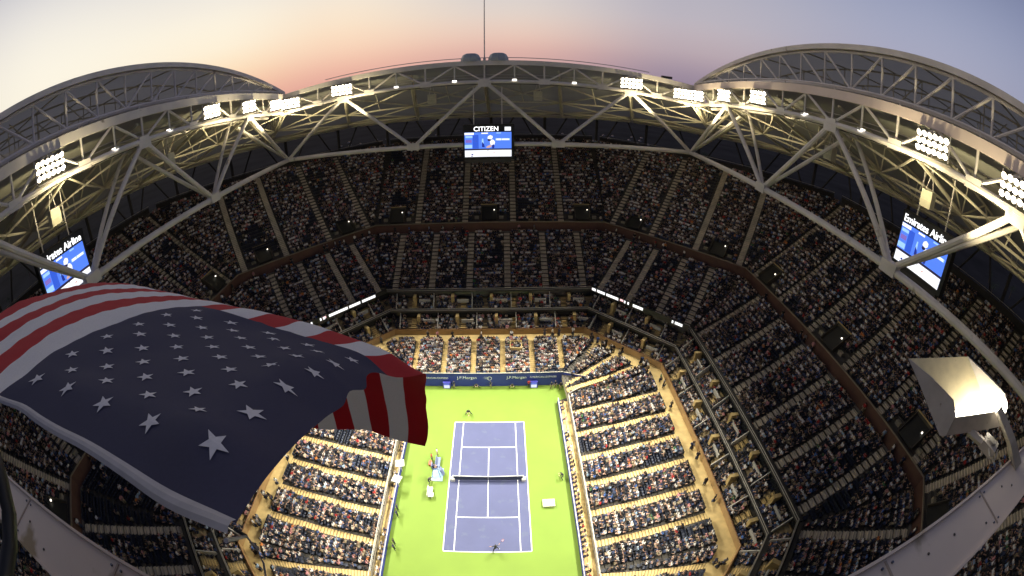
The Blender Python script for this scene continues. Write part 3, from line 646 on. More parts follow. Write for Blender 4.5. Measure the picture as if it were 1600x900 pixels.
# ------------------------------------------------------------------ video boards
scr = {'blue': emis('screen_blue', (.075, .19, .80), 1.35), 'sky': emis('screen_light', (.35, .60, 1), 1.2), 'white': emis('screen_white', (.93, .95, 1), 1.25), 'navy': emis('screen_navy', (.012, .03, .30), 1), 'deep': emis('screen_deep', (.03, .10, .62), 1.2), 'dark': emis('screen_dark', (.03, .02, .08), .6), 'skin': emis('screen_skin', (.75, .45, .38), 1), 'text': emis('sign_white', (1, 1, 1), 2.0), 'purple': emis('screen_purple', (.25, .16, .60), 1)}
def board(loc, rz, w, h, title, tsize, label, tx=0, badge=False):
    r_ = empty('video_board', loc, rz); tag(r_, label, 'screen')
    m = MB(); m.box(-w/2-.25, w/2+.5, .06, 1.1, -.5, h+1.35, black); m.box(-w/2, w/2, .06, .9, -1.1, -.5, darkc); m.build('cabinet', r_)
    m = MB(); m.quad((-w/2, 0, 0), (w/2, 0, 0), (w/2, 0, h), (-w/2, 0, h), scr['blue'])
    q = lambda x0, x1, z0, z1, k, d=.01: m.add([(x0*w-w/2, -d, z0*h), (x1*w-w/2, -d, z0*h), (x1*w-w/2, -d, z1*h), (x0*w-w/2, -d, z1*h)], [(0, 1, 2, 3)], scr[k])
    pg = lambda pts, k, d=.02: m.add([(x*w-w/2, -d, z*h) for x, z in pts], [tuple(range(len(pts)))], scr[k])
    q(0, 1, 0, .27, 'white'); q(0, 1, .27, .33, 'dark'); q(0, .2, .90, .99, 'white'); q(.02, .17, .78, .86, 'sky'); q(.02, .15, .58, .70, 'purple'); q(.0, .16, .36, .5, 'sky'); q(.36, .5, .93, .98, 'white'); q(.68, .78, .94, .98, 'sky')
    q(.17, .30, .34, .9, 'deep', .008); pg([(.37, .40), (.37, .62), (.42, .50), (.43, .38)], 'navy', .015); pg([(.36, .55), (.375, .74), (.40, .74), (.41, .55)], 'sky', .014)
    # the player in white, bent forward
    pg([(.49, .74), (.50, .83), (.55, .88), (.60, .84), (.60, .76), (.56, .70)], 'white'); pg([(.49, .66), (.50, .72), (.56, .71), (.565, .66), (.52, .63)], 'dark', .03)
    pg([(.55, .50), (.54, .62), (.58, .70), (.62, .68), (.65, .60), (.64, .50), (.60, .45)], 'white'); pg([(.46, .36), (.47, .42), (.56, .50), (.58, .42), (.53, .36)], 'skin', .025); pg([(.59, .34), (.58, .44), (.61, .52), (.64, .44), (.63, .34)], 'navy', .026)
    pg([(.48, .16), (.50, .25), (.53, .33), (.50, .33)], 'dark', .03); pg([(.60, .15), (.63, .18), (.65, .15), (.62, .12)], 'skin', .03); q(.14, .18, .08, .13, 'navy', .02); q(.13, .17, .02, .05, 'navy', .02)
    q(.66, .97, .66, .74, 'sky'); q(.68, .78, .665, .735, 'white', .014); q(.80, .95, .67, .73, 'white', .014)
    m.build('picture', r_)
    text('sign_lettering', title, tsize, (tx, -.02, h+.55), (math.pi/2, 0, 0), scr['text'], r_, .02, bold=.012)
    if badge:
        m = MB(); m.box(w/2-1.15, w/2-.1, -.03, .0, h+.22, h+.9, scr['white']); m.build('sign_badge', r_)
    for x in (-w*.3, w*.3):
        m = MB(); m.tube([(x, .6, h+1.3), (x, .6, h+8)], .09, steel, 6); m.build('hanger', r_)
board((XC+.5, 37.0, 36.45), 0, 8.0, 4.35, 'CITIZEN', 1.15, 'lit video board with white letters hanging under the middle of the far truss', -.3, True)
board((44, -12.3, 37.9), -math.pi/2, 7.4, 4.2, 'Emirates Airline', 1.12, 'lit blue video board hanging behind the braces of the right truss', 0)
board((-43.2, -13.4, 37.6), math.pi/2, 7.4, 4.2, 'Emirates Airline', 1.12, 'lit blue video board hanging behind the braces of the left truss', 0)
FLAGDATA = [2169,-35935,48798,1954,-35892,48742,1733,-35850,48706,1505,-35826,48684,1274,-35820,48669,1044,-35815,48660,813,-35816,48669,577,-35870,48695,341,-35862,48702,104,-35863,48716,-133,-35865,48733,-368,-35862,48753,-601,-35857,48773,-831,-35857,48793,2124,-35767,48705,1916,-35690,48726,1703,-35656,48682,1482,-35626,48660,1258,-35610,48649,1032,-35598,48646,801,-35604,48644,564,-35646,48649,324,-35658,48672,86,-35667,48688,-151,-35670,48703,-384,-35664,48725,-615,-35659,48741,-846,-35662,48753,2074,-35609,48599,1846,-35551,48631,1645,-35503,48597,1429,-35467,48585,1207,-35446,48577,980,-35436,48578,747,-35447,48592,520,-35457,48615,292,-35460,48644,58,-35473,48660,-174,-35474,48673,-404,-35467,48698,-632,-35459,48707,-863,-35466,48714,2039,-35440,48494,1816,-35382,48540,1606,-35332,48519,1382,-35300,48513,1158,-35281,48509,935,-35267,48512,707,-35272,48536,482,-35270,48565,254,-35275,48603,26,-35281,48622,-199,-35273,48641,-426,-35266,48657,-654,-35266,48667,-884,-35270,48679,1998,-35278,48384,1770,-35214,48459,1567,-35164,48437,1346,-35132,48433,1122,-35112,48436,899,-35094,48448,672,-35094,48481,448,-35089,48507,222,-35089,48548,-3,-35089,48571,-225,-35076,48594,-452,-35073,48606,-683,-35080,48621,-910,-35075,48653,1976,-35112,48274,1751,-35044,48358,1533,-34996,48355,1310,-34964,48353,1086,-34944,48359,867,-34922,48380,644,-34916,48420,419,-34911,48442,196,-34900,48486,-26,-34895,48515,-250,-34887,48538,-476,-34883,48551,-705,-34886,48570,-933,-34887,48597,1932,-34938,48189,1721,-34869,48269,1506,-34827,48265,1283,-34795,48268,1062,-34772,48278,842,-34752,48304,618,-34745,48352,398,-34730,48377,180,-34708,48417,-42,-34702,48450,-268,-34698,48478,-493,-34691,48494,-721,-34692,48512,-951,-34699,48532,1932,-34784,48065,1698,-34700,48171,1482,-34660,48169,1261,-34621,48183,1040,-34596,48201,819,-34580,48232,592,-34574,48284,375,-34552,48312,164,-34523,48344,-54,-34513,48377,-277,-34508,48408,-504,-34504,48430,-732,-34504,48449,-962,-34507,48467,1881,-34609,48000,1673,-34534,48060,1455,-34493,48074,1241,-34451,48091,1018,-34429,48118,799,-34411,48156,581,-34402,48208,369,-34372,48235,162,-34340,48263,-57,-34330,48294,-282,-34325,48328,-509,-34319,48356,-738,-34317,48378,-967,-34317,48399,1871,-34452,47895,1684,-34369,47941,1472,-34326,47969,1269,-34284,47988,1049,-34258,48025,830,-34238,48067,602,-34230,48123,390,-34189,48147,169,-34164,48176,-58,-34155,48208,-284,-34146,48242,-511,-34138,48272,-739,-34134,48299,-968,-34130,48323,1936,-34313,47754,1792,-34206,47818,1588,-34148,47860,1366,-34106,47890,1127,-34077,47939,899,-34048,47984,648,-34043,48039,425,-34006,48052,183,-33993,48085,-50,-33981,48116,-280,-33970,48149,-509,-33962,48180,-738,-33955,48210,-967,-33948,48238,1993,-34147,47626,1824,-34035,47709,1609,-33971,47763,1374,-33928,47810,1131,-33899,47860,890,-33876,47907,646,-33867,47949,419,-33838,47962,186,-33823,47987,-46,-33811,48016,-277,-33800,48047,-507,-33791,48079,-737,-33782,48110,-966,-33773,48141,2002,-33974,47500,1802,-33885,47577,1586,-33817,47641,1356,-33771,47696,1120,-33740,47746,883,-33718,47789,648,-33702,47826,415,-33679,47849,183,-33662,47875,-48,-33649,47904,-279,-33637,47935,-509,-33627,47967,-739,-33616,47999,-968,-33606,48032,1985,-33813,47369,1772,-33745,47436,1553,-33683,47499,1329,-33635,47556,1100,-33601,47605,869,-33577,47649,637,-33555,47686,406,-33532,47716,174,-33513,47746,-57,-33497,47777,-287,-33484,47809,-516,-33472,47842,-745,-33460,47876,-974,-33448,47910,1957,-33666,47229,1739,-33612,47288,1520,-33560,47346,1298,-33515,47399,1073,-33480,47448,846,-33452,47493,618,-33426,47532,389,-33401,47568,159,-33378,47602,-70,-33360,47635,-300,-33344,47670,-529,-33330,47705,-757,-33316,47740,-985,-33303,47776,1922,-33535,47079,1706,-33488,47133,1487,-33446,47183,1265,-33408,47233,1042,-33374,47281,818,-33342,47326,592,-33313,47368,366,-33285,47406,138,-33260,47443,-90,-33238,47480,-318,-33218,47517,-546,-33201,47554,-774,-33185,47591,-1001,-33170,47629,1877,-33419,46922,1674,-33376,46968,1454,-33344,47013,1232,-33312,47059,1010,-33279,47106,787,-33247,47151,563,-33216,47194,338,-33186,47235,112,-33157,47274,-114,-33132,47314,-341,-33109,47353,-568,-33089,47392,-795,-33070,47431,-1022,-33051,47470,1843,-33317,46752,1634,-33283,46793,1420,-33255,46834,1199,-33226,46879,978,-33195,46925,755,-33164,46970,532,-33133,47014,308,-33101,47056,83,-33071,47097,-142,-33043,47138,-368,-33016,47179,-594,-32992,47220,-820,-32969,47261,-1046,-32947,47303,1818,-33228,46573,1602,-33201,46612,1389,-33176,46650,1168,-33147,46696,946,-33120,46741,723,-33092,46785,499,-33062,46828,276,-33031,46871,52,-33000,46913,-173,-32969,46955,-397,-32940,46998,-622,-32911,47040,-847,-32883,47083,-1072,-32856,47127,1779,-33147,46392,1568,-33124,46428,1354,-33100,46467,1138,-33075,46510,914,-33054,46554,689,-33031,46597,465,-33004,46639,241,-32974,46681,18,-32943,46724,-206,-32910,46767,-430,-32877,46811,-653,-32844,46855,-877,-32810,46900,-1101,-32777,46946,1755,-33075,46204,1539,-33053,46241,1323,-33032,46281,1106,-33012,46322,880,-32998,46364,654,-32980,46406,430,-32956,46447,206,-32929,46489,-18,-32898,46532,-241,-32865,46576,-464,-32827,46621,-686,-32788,46667,-908,-32748,46713,-1130,-32707,46760,1734,-33010,46013,1511,-32989,46053,1289,-32971,46093,1067,-32959,46134,842,-32950,46173,617,-32935,46214,393,-32917,46254,168,-32895,46295,-55,-32867,46338,-278,-32830,46383,-499,-32788,46428,-719,-32741,46476,-940,-32693,46524,-1160,-32645,46573,1701,-32952,45821,1476,-32930,45864,1252,-32913,45906,1029,-32903,45946,805,-32899,45984,580,-32895,46021,355,-32889,46058,130,-32874,46099,-93,-32846,46142,-315,-32805,46188,-535,-32755,46235,-753,-32700,46283,-971,-32643,46333,-1189,-32586,46383,1657,-32899,45632,1434,-32878,45674,1212,-32856,45718,991,-32840,45762,768,-32843,45796,545,-32857,45827,317,-32873,45860,91,-32865,45902,-132,-32833,45946,-353,-32784,45993,-571,-32726,46040,-787,-32662,46090,-1002,-32596,46141,-1217,-32530,46193,1600,-32847,45447,1387,-32831,45483,1169,-32801,45529,949,-32767,45583,731,-32781,45610,510,-32826,45631,277,-32873,45661,51,-32864,45705,-172,-32824,45750,-391,-32766,45797,-607,-32698,45846,-820,-32625,45896,-1033,-32550,45949,-1245,-32475,46002]
# ------------------------------------------------------------------ people
SKIN = [mat('skin_light', (.52, .33, .24), .6), mat('skin_tan', (.38, .22, .15), .6), mat('skin_dark', (.12, .065, .045), .6)]
HAIR = [mat('hair_black', (.015, .013, .012), .6), mat('hair_brown', (.06, .035, .02), .6), mat('hair_blond', (.35, .24, .11), .6), mat('hair_grey', (.30, .29, .28), .6)]
SH = {'white': (.80, .78, .74), 'cream': (.62, .55, .42), 'black': (.015, .015, .018), 'navy': (.02, .03, .08), 'grey': (.22, .22, .23), 'charcoal': (.05, .05, .055), 'red': (.42, .03, .03), 'pink': (.60, .27, .28), 'blue': (.07, .15, .40), 'pale blue': (.35, .48, .62), 'orange': (.65, .22, .05), 'green': (.06, .18, .08)}
SHN = list(SH); SHM = [mat('shirt_'+k.replace(' ', '_'), c, .8, .1, 4) for k, c in SH.items()]; SHW = np.array([.24, .05, .30, .07, .08, .12, .03, .035, .035, .05, .01, .01]); SHW = SHW/SHW.sum()
PT = [mat('trousers_dark', (.02, .022, .03), .8), mat('trousers_denim', (.05, .07, .14), .8), mat('trousers_khaki', (.30, .24, .15), .8)]
SHOE = [mat('shoe_dark', (.03, .03, .03), .6), mat('shoe_white', (.6, .6, .6), .6)]
def skin_mesh(name, J, E_, lab, subd):
    """J: joint -> (pos, radius); E_: pairs; lab: (joint,joint)->slot ; a single continuous body"""
    keys = list(J); me = bpy.data.meshes.new(name); me.from_pydata([J[k][0] for k in keys], [(keys.index(a), keys.index(b)) for a, b in E_], [])
    o = bpy.data.objects.new(name, me); C.objects.link(o); md = o.modifiers.new('s', 'SKIN'); md.use_smooth_shade = True
    for i, k in enumerate(keys):
        r = J[k][1]; me.skin_vertices[0].data[i].radius = r if hasattr(r, '__len__') else (r, r); me.skin_vertices[0].data[i].use_root = (i == 0)
    if subd: s2 = o.modifiers.new('d', 'SUBSURF'); s2.levels = subd; s2.render_levels = subd
    dg = bpy.context.evaluated_depsgraph_get(); ev = o.evaluated_get(dg); tm = ev.to_mesh()
    V = np.array([v.co[:] for v in tm.vertices]); F = [tuple(p.vertices) for p in tm.polygons]; ev.to_mesh_clear()
    bpy.data.objects.remove(o); bpy.data.meshes.remove(me)
    seg = [(np.array(J[a][0]), np.array(J[b][0]), lab[(a, b)]) for a, b in E_]; L = []
    for f in F:
        c = V[list(f)].mean(0); best = 9; bl = 0
        for a, b, l in seg:
            t = np.clip((c-a)@(b-a)/((b-a)@(b-a)+1e-9), 0, 1); d = np.linalg.norm(c-(a+(b-a)*t))
            if d < best: best, bl = d, l
        if bl == 5:  # head: back and top is hair
            h = np.array(J['head'][0]); bl = 1 if (c[2]-h[2] > .045 or (c[1]-h[1] < -.02 and c[2]-h[2] > -.08)) else 0
        L.append(bl)
    return V, F, np.array(L)
EDG = [('pelvis', 'chest', 2), ('chest', 'neck', 2), ('neck', 'head', 0), ('head', 'crown', 5), ('chest', 'sl', 2), ('sl', 'el', 2), ('el', 'hl', 0), ('chest', 'sr', 2), ('sr', 'er', 2), ('er', 'hr', 0), ('pelvis', 'kl', 3), ('kl', 'al', 3), ('al', 'tl', 4), ('pelvis', 'kr', 3), ('kr', 'ar', 3), ('ar', 'tr', 4)]
def seated(arm=0, lean=0.):
    y = -.05+lean
    J = {'pelvis': ((0, -.05, .50), (.17, .13)), 'chest': ((0, -.10+lean, .86), (.19, .12)), 'neck': ((0, -.08+lean*1.3, 1.04), .055), 'head': ((0, -.05+lean*1.5, 1.16), (.085, .10)), 'crown': ((0, -.05+lean*1.5, 1.27), .07),
         'kl': ((.12, .38, .52), .085), 'al': ((.12, .40, .12), .05), 'tl': ((.13, .55, .05), .045), 'kr': ((-.12, .38, .52), .085), 'ar': ((-.12, .40, .12), .05), 'tr': ((-.13, .55, .05), .045),
         'sl': ((.20, -.08+lean, .95), .065), 'sr': ((-.20, -.08+lean, .95), .065)}
    A = [((.26, .0, .70), (.14, .22, .62)), ((.27, .06, .72), (.06, .25, .90)), ((.28, .05, .85), (.10, .16, 1.18)), ((.30, -.02, .72), (.22, .24, .56))][arm]
    J['el'] = (A[0], .05); J['hl'] = (A[1], .04); J['er'] = ((-A[0][0], A[0][1], A[0][2]), .05); J['hr'] = ((-A[1][0], A[1][1]+.03, A[1][2]), .04)
    return J
def mk(J, sub): return skin_mesh('b', J, [e[:2] for e in EDG], {e[:2]: e[2] for e in EDG}, sub)
def standing(pose='stand'):
    J = {'pelvis': ((0, 0, .95), (.15, .11)), 'chest': ((0, 0, 1.32), (.18, .11)), 'neck': ((0, .01, 1.52), .055), 'head': ((0, .03, 1.64), (.085, .10)), 'crown': ((0, .03, 1.75), .07),
         'kl': ((.11, .03, .5), .07), 'al': ((.12, 0, .10), .045), 'tl': ((.13, .15, .04), .045), 'kr': ((-.11, .03, .5), .07), 'ar': ((-.12, 0, .10), .045), 'tr': ((-.13, .15, .04), .045),
         'sl': ((.20, 0, 1.42), .065), 'sr': ((-.20, 0, 1.42), .065), 'el': ((.26, .0, 1.15), .045), 'hl': ((.24, .12, .92), .04), 'er': ((-.26, 0, 1.15), .045), 'hr': ((-.24, .12, .92), .04)}
    if pose == 'behind': J['hl'] = ((.06, -.18, .98), .04); J['hr'] = ((-.06, -.18, .98), .04)
    if pose == 'crouch':
        J.update({'pelvis': ((0, -.25, .68), (.16, .13)), 'chest': ((0, .08, .98), (.18, .12)), 'neck': ((0, .2, 1.12), .055), 'head': ((0, .28, 1.2), (.085, .10)), 'crown': ((0, .3, 1.31), .07), 'sl': ((.2, .14, 1.05), .065), 'sr': ((-.2, .14, 1.05), .065),
                  'kl': ((.34, .12, .48), .085), 'al': ((.50, -.12, .10), .05), 'tl': ((.55, .03, .04), .045), 'kr': ((-.34, .12, .48), .085), 'ar': ((-.50, -.12, .10), .05), 'tr': ((-.55, .03, .04), .045), 'el': ((.32, .3, .85), .05), 'hl': ((.1, .5, .8), .04), 'er': ((-.32, .3, .85), .05), 'hr': ((-.08, .52, .8), .04)})
    if pose == 'hit':
        J.update({'kl': ((.25, .22, .52), .08), 'al': ((.42, .05, .10), .05), 'tl': ((.48, .2, .04), .045), 'kr': ((-.28, -.05, .5), .08), 'ar': ((-.42, -.35, .12), .05), 'tr': ((-.45, -.2, .05), .045), 'el': ((.42, .12, 1.28), .05), 'hl': ((.62, .3, 1.38), .04), 'er': ((-.45, .05, 1.25), .05), 'hr': ((-.72, .18, 1.12), .04)})
    return J
LOWP = [mk(seated(a, l), 0) for a, l in ((0, 0), (1, .05), (3, .1), (0, .12), (2, 0))]
HIP = [mk(seated(a, l), 1) for a, l in ((0, 0), (1, .05), (3, .1), (2, 0))]
hip_me = []
for k, (V, F, L) in enumerate(HIP):
    me = bpy.data.meshes.new('seated_person'); me.from_pydata(V.tolist(), [], F)
    for m_ in (SKIN[0], HAIR[0], SHM[0], PT[0], SHOE[0]): me.materials.append(m_)
    me.polygons.foreach_set('material_index', L.tolist()); me.polygons.foreach_set('use_smooth', [True]*len(F)); me.update(); hip_me.append(me)
LOWP.append(mk(standing('stand'), 0))
print('low poly person faces', [len(p[1]) for p in LOWP])

S = np.array(seats); px, py, dist = proj(S[:, :3]+[0, 0, .8])
vis = (px > -70) & (px < 1670) & (py > -50) & (py < 1000)
S = S[vis]; px, py, dist = px[vis], py[vis], dist[vis]
tier = S[:, 4].astype(int)
EXT = []   # people standing and walking on the walkways and stairs
for _ in range(210):
    i = int(rng.integers(0, 8)); lowr = rng.random() < .6; Ra_, Rb_ = (R1, RB) if lowr else (RLb, RPa); a0, a1 = face_edges(Ra_, i); b0, b1 = face_edges(Rb_, i); t = rng.uniform(.05, .95); q = rng.uniform(.15, .7) if lowr else .15
    p = (a0*(1-t)+a1*t)*(1-q)+(b0*(1-t)+b1*t)*q; EXT.append((p[0], p[1], a0[2], rng.uniform(0, 6.3), 9, i, 0, 0))
EXT = np.array(EXT); ex_, ey_, ed_ = proj(EXT[:, :3]); S = np.concatenate([S, EXT]); px = np.concatenate([px, ex_]); py = np.concatenate([py, ey_]); dist = np.concatenate([dist, ed_+1000]); tier = S[:, 4].astype(int)
# occupancy: clumps of empty places, fuller near the court
def vnoise(x, y, sc, seed):
    r = np.random.default_rng(seed).random((64, 64)); x = np.abs(x/sc+31.7); y = np.abs(y/sc+17.3); xi = x.astype(int); yi = y.astype(int); fx, fy = x-xi, y-yi; g_ = lambda a, b: r[a % 64, b % 64]
    return g_(xi, yi)*(1-fx)*(1-fy)+g_(xi+1, yi)*fx*(1-fy)+g_(xi, yi+1)*(1-fx)*fy+g_(xi+1, yi+1)*fx*fy
nz = vnoise(S[:, 0], S[:, 1], 3.2, 3)
occp = np.select([tier == 0, tier == 1, tier == 2, tier == 3], [.90, .70, .66, .90], .90)-(nz > .78)*.65-(vnoise(S[:, 0]+50, S[:, 1]+90, 1.3, 9) > .86)*.5
# an almost empty block low in the left upper corner, as in the picture
occp = np.where((px > 125) & (px < 240) & (py > 700) & (py < 850), .12, occp)
occ = (rng.random(len(S)) < occp) | (tier == 9)
fx_, fy_ = [0, 0, 250, 480, 660, 663, 500, 370], [640, 480, 462, 515, 590, 697, 675, 835]
def inpoly(x, y, X, Y):
    r = np.zeros(len(x), bool); n = len(X)
    for i in range(n):
        j = i-1; c = ((Y[i] > y) != (Y[j] > y)); r ^= c & (x < (X[j]-X[i])*(y-Y[i])/((Y[j]-Y[i]) if Y[j] != Y[i] else 1e-9)+X[i])
    return r
hid = inpoly(px, py, fx_, fy_) | (px < 0) | (px > 1600) | (py > 900) | (py < 0) | inpoly(px, py, [0, 240, 0], [735, 900, 900]) | inpoly(px, py, [1320, 1600, 1600], [900, 720, 900]) | inpoly(px, py, [1410, 1520, 1590, 1590, 1460], [555, 550, 600, 740, 690])
order = np.argsort(dist+hid*1e4)
indp = [i for i in order if occ[i]][:300]; inds = [i for i in order if not occ[i]][:300]
shirt = rng.choice(len(SHN), len(S), p=SHW); skn = rng.choice(3, len(S), p=[.62, .26, .12]); hr = rng.choice(4, len(S), p=[.48, .38, .08, .06]); pt = rng.choice(3, len(S), p=[.5, .35, .15]); var_ = np.where(tier == 9, 5, rng.integers(0, 5, len(S))); jit = rng.normal(0, .12, len(S)); scl = rng.uniform(.90, 1.08, len(S))
W_ = ['first', 'second', 'third', 'fourth', 'fifth', 'sixth', 'seventh', 'eighth', 'ninth', 'tenth']
def ordw(n):
    n += 1
    if n <= 10: return W_[n-1]
    return '%d%s' % (n, 'th' if 10 <= n % 100 <= 20 else {1: 'st', 2: 'nd', 3: 'rd'}.get(n % 10, 'th'))
for i in indp:
    o = bpy.data.objects.new('person', hip_me[var_[i] % 4]); C.objects.link(o)
    o.location = S[i, :3]; o.rotation_euler = (0, 0, S[i, 3]+jit[i]); o.scale = (scl[i],)*3
    for sl, mm_ in enumerate((SKIN[skn[i]], HAIR[hr[i]], SHM[shirt[i]], PT[pt[i]], SHOE[0])):
        o.material_slots[sl].link = 'OBJECT'; o.material_slots[sl].material = mm_
    tag(o, '%s shirted spectator, %s seat, %s row, %s %s stand' % (SHN[shirt[i]], ordw(int(S[i, 7])), ordw(int(S[i, 6])), FN[int(S[i, 5])], TIERN[tier[i]]), 'person', 'spectators seated in the stands')
PAL = SKIN+HAIR+SHM+PT+SHOE
def join_people(name, idx, kindlabel):
    Vs, Fs, Ms, off = [], [], [], 0
    nf = 0
    for v in range(6):
        V, F, L = LOWP[v]; F = np.array([f if len(f) == 4 else (*f, f[-1]) for f in F])
        ii = [i for i in idx if var_[i] == v]
        if not ii: continue
        ii = np.array(ii); a = S[ii, 3]+jit[ii]; ca, sa = np.cos(a), np.sin(a); sc = scl[ii]
        X = (V[None, :, 0]*ca[:, None]-V[None, :, 1]*sa[:, None])*sc[:, None]+S[ii, 0][:, None]
        Y = (V[None, :, 0]*sa[:, None]+V[None, :, 1]*ca[:, None])*sc[:, None]+S[ii, 1][:, None]
        Z = V[None, :, 2]*sc[:, None]+S[ii, 2][:, None]
        Vs.append(np.stack([X, Y, Z], -1).reshape(-1, 3))
        FF = (F[None]+(np.arange(len(ii))*len(V))[:, None, None]+off).reshape(-1, 4); off += len(ii)*len(V); Fs.append(FF)
        lut = np.stack([skn[ii], 3+hr[ii], 7+shirt[ii], 7+len(SHM)+pt[ii], np.full(len(ii), 7+len(SHM)+3)], 1)
        Ms.append(lut[:, L].reshape(-1))
    V = np.concatenate(Vs); F = np.concatenate(Fs); Mi = np.concatenate(Ms)
    quad = F[:, 3] != F[:, 2]; F = np.concatenate([F[quad], F[~quad]]); Mi = np.concatenate([Mi[quad], Mi[~quad]]); nq, nt_ = int(quad.sum()), int((~quad).sum())
    loops = np.concatenate([F[:nq].reshape(-1), F[nq:, :3].reshape(-1)]); starts = np.concatenate([np.arange(nq)*4, nq*4+np.arange(nt_)*3])
    me = bpy.data.meshes.new(name); me.vertices.add(len(V)); me.vertices.foreach_set('co', V.astype(np.float32).reshape(-1)); me.loops.add(len(loops)); me.loops.foreach_set('vertex_index', loops.astype(np.int32)); me.polygons.add(nq+nt_); me.polygons.foreach_set('loop_start', starts.astype(np.int32))
    for m_ in PAL: me.materials.append(m_)
    me.polygons.foreach_set('material_index', Mi.astype(np.int32)); me.polygons.foreach_set('use_smooth', np.ones(nq+nt_, bool)); me.update(calc_edges=True); me.validate()
    o = bpy.data.objects.new(name, me); C.objects.link(o); tag(o, kindlabel, 'crowd', None, 'stuff'); print(name, len(idx), 'people', nq+nt_, 'faces')
sp = set(indp)
join_people('crowd', [i for i in range(len(S)) if occ[i] and i not in sp], 'crowd of spectators filling the stands all round the court')
# seats
sm = MB(); sm.box(-.23, .23, -.28, -.22, .38, .86, seatm); sm.box(-.23, .23, -.22, .20, .38, .44, seatm); sm.box(-.24, -.20, -.2, .16, .05, .40, seatm); sm.box(.20, .24, -.2, .16, .05, .40, seatm)
seat0 = sm.build('stadium_seat')
for n_, i in enumerate(inds):
    o = seat0 if n_ == 0 else seat0.copy()
    if n_: C.objects.link(o)
    o.location = S[i, :3]; o.rotation_euler = (0, 0, S[i, 3])
    tag(o, 'empty dark blue seat, %s place, %s row, %s %s stand' % (ordw(int(S[i, 7])), ordw(int(S[i, 6])), FN[int(S[i, 5])], TIERN[tier[i]]), 'seat', 'empty seats in the stands')
ss = set(inds); ii = np.array([i for i in range(len(S)) if i not in ss])
V = np.array([(x, y, z) for (x0, x1, y0, y1, z0, z1) in ((-.23, .23, -.28, -.22, .38, .86), (-.23, .23, -.22, .20, .38, .44)) for z in (z0, z1) for y in (y0, y1) for x in (x0, x1)])
F = np.array([(0, 2, 3, 1), (4, 5, 7, 6), (0, 1, 5, 4), (2, 6, 7, 3), (0, 4, 6, 2), (1, 3, 7, 5)]); F = np.concatenate([F, F+8])
a = S[ii, 3]; ca, sa = np.cos(a)[:, None], np.sin(a)[:, None]
VV = np.stack([V[None, :, 0]*ca-V[None, :, 1]*sa+S[ii, 0][:, None], V[None, :, 0]*sa+V[None, :, 1]*ca+S[ii, 1][:, None], V[None, :, 2]+S[ii, 2][:, None]], -1).reshape(-1, 3)
FF = (F[None]+(np.arange(len(ii))*len(V))[:, None, None]).reshape(-1)
me = bpy.data.meshes.new('seat_rows'); me.vertices.add(len(VV)); me.vertices.foreach_set('co', VV.astype(np.float32).reshape(-1)); me.loops.add(len(FF)); me.loops.foreach_set('vertex_index', FF.astype(np.int32)); me.polygons.add(len(FF)//4); me.polygons.foreach_set('loop_start', (np.arange(len(FF)//4)*4).astype(np.int32)); me.materials.append(seatm); me.update(calc_edges=True)
o = bpy.data.objects.new('seat_rows', me); C.objects.link(o); tag(o, 'rows of dark blue folding seats covering the stands', 'seats', None, 'stuff')

# ------------------------------------------------------------------ people and things on the court
def person(loc, rz, pose, shirt_n, pants, skin_i, hair_i, label, seat_h=None, shoe=0):
    V, F, L = mk(seated(0) if pose == 'seated' else standing(pose), 2)
    me = bpy.data.meshes.new('person'); me.from_pydata(V.tolist(), [], F)
    for m_ in (SKIN[skin_i], HAIR[hair_i], SHM[SHN.index(shirt_n)], PT[pants], SHOE[shoe]): me.materials.append(m_)
    me.polygons.foreach_set('material_index', L.tolist()); me.polygons.foreach_set('use_smooth', [True]*len(F)); me.update()
    me.shade_smooth() if hasattr(me, 'shade_smooth') else None
    o = bpy.data.objects.new('person', me); C.objects.link(o); o.location = loc; o.rotation_euler = (0, 0, rz); tag(o, label, 'person'); return o
def racket(loc, rot, label):
    r_ = empty('tennis_racket', loc); r_.rotation_euler = rot; tag(r_, label, 'racket')
    m = MB(); m.tube([(.14*math.cos(a), .5+.17*math.sin(a), 0) for a in np.linspace(0, 2*math.pi, 17)], .014, mat('racket_frame', (.5, .08, .04), .4), 5); m.build('frame', r_)
    m = MB()
    for k in range(-4, 5):
        w_ = .14*math.sqrt(1-(k/5)**2); m.tube([(-w_, .5+k*.034, 0), (w_, .5+k*.034, 0)], .002, whitep, 3); h_ = .17*math.sqrt(1-(k/5)**2); m.tube([(k*.028, .5-h_, 0), (k*.028, .5+h_, 0)], .002, whitep, 3)
    m.build('strings', r_)
    m = MB(); m.tube([(0, 0, 0), (0, .33, 0)], .017, black, 6); m.build('handle', r_)
person((-3.4, 13.6, .0), math.pi, 'crouch', 'black', 0, 0, 0, 'tennis player in a black top crouching behind the far baseline')
racket((-3.3, 13.1, .8), (0, .3, math.pi), 'racket held low by the player crouching at the far baseline')
person((1.05, -11.6, .0), .2, 'hit', 'charcoal', 0, 1, 0, 'tennis player in dark clothes swinging at the near baseline', shoe=1)
racket((1.62, -11.2, 1.38), (.3, 0, -.7), 'racket swung by the player at the near baseline')
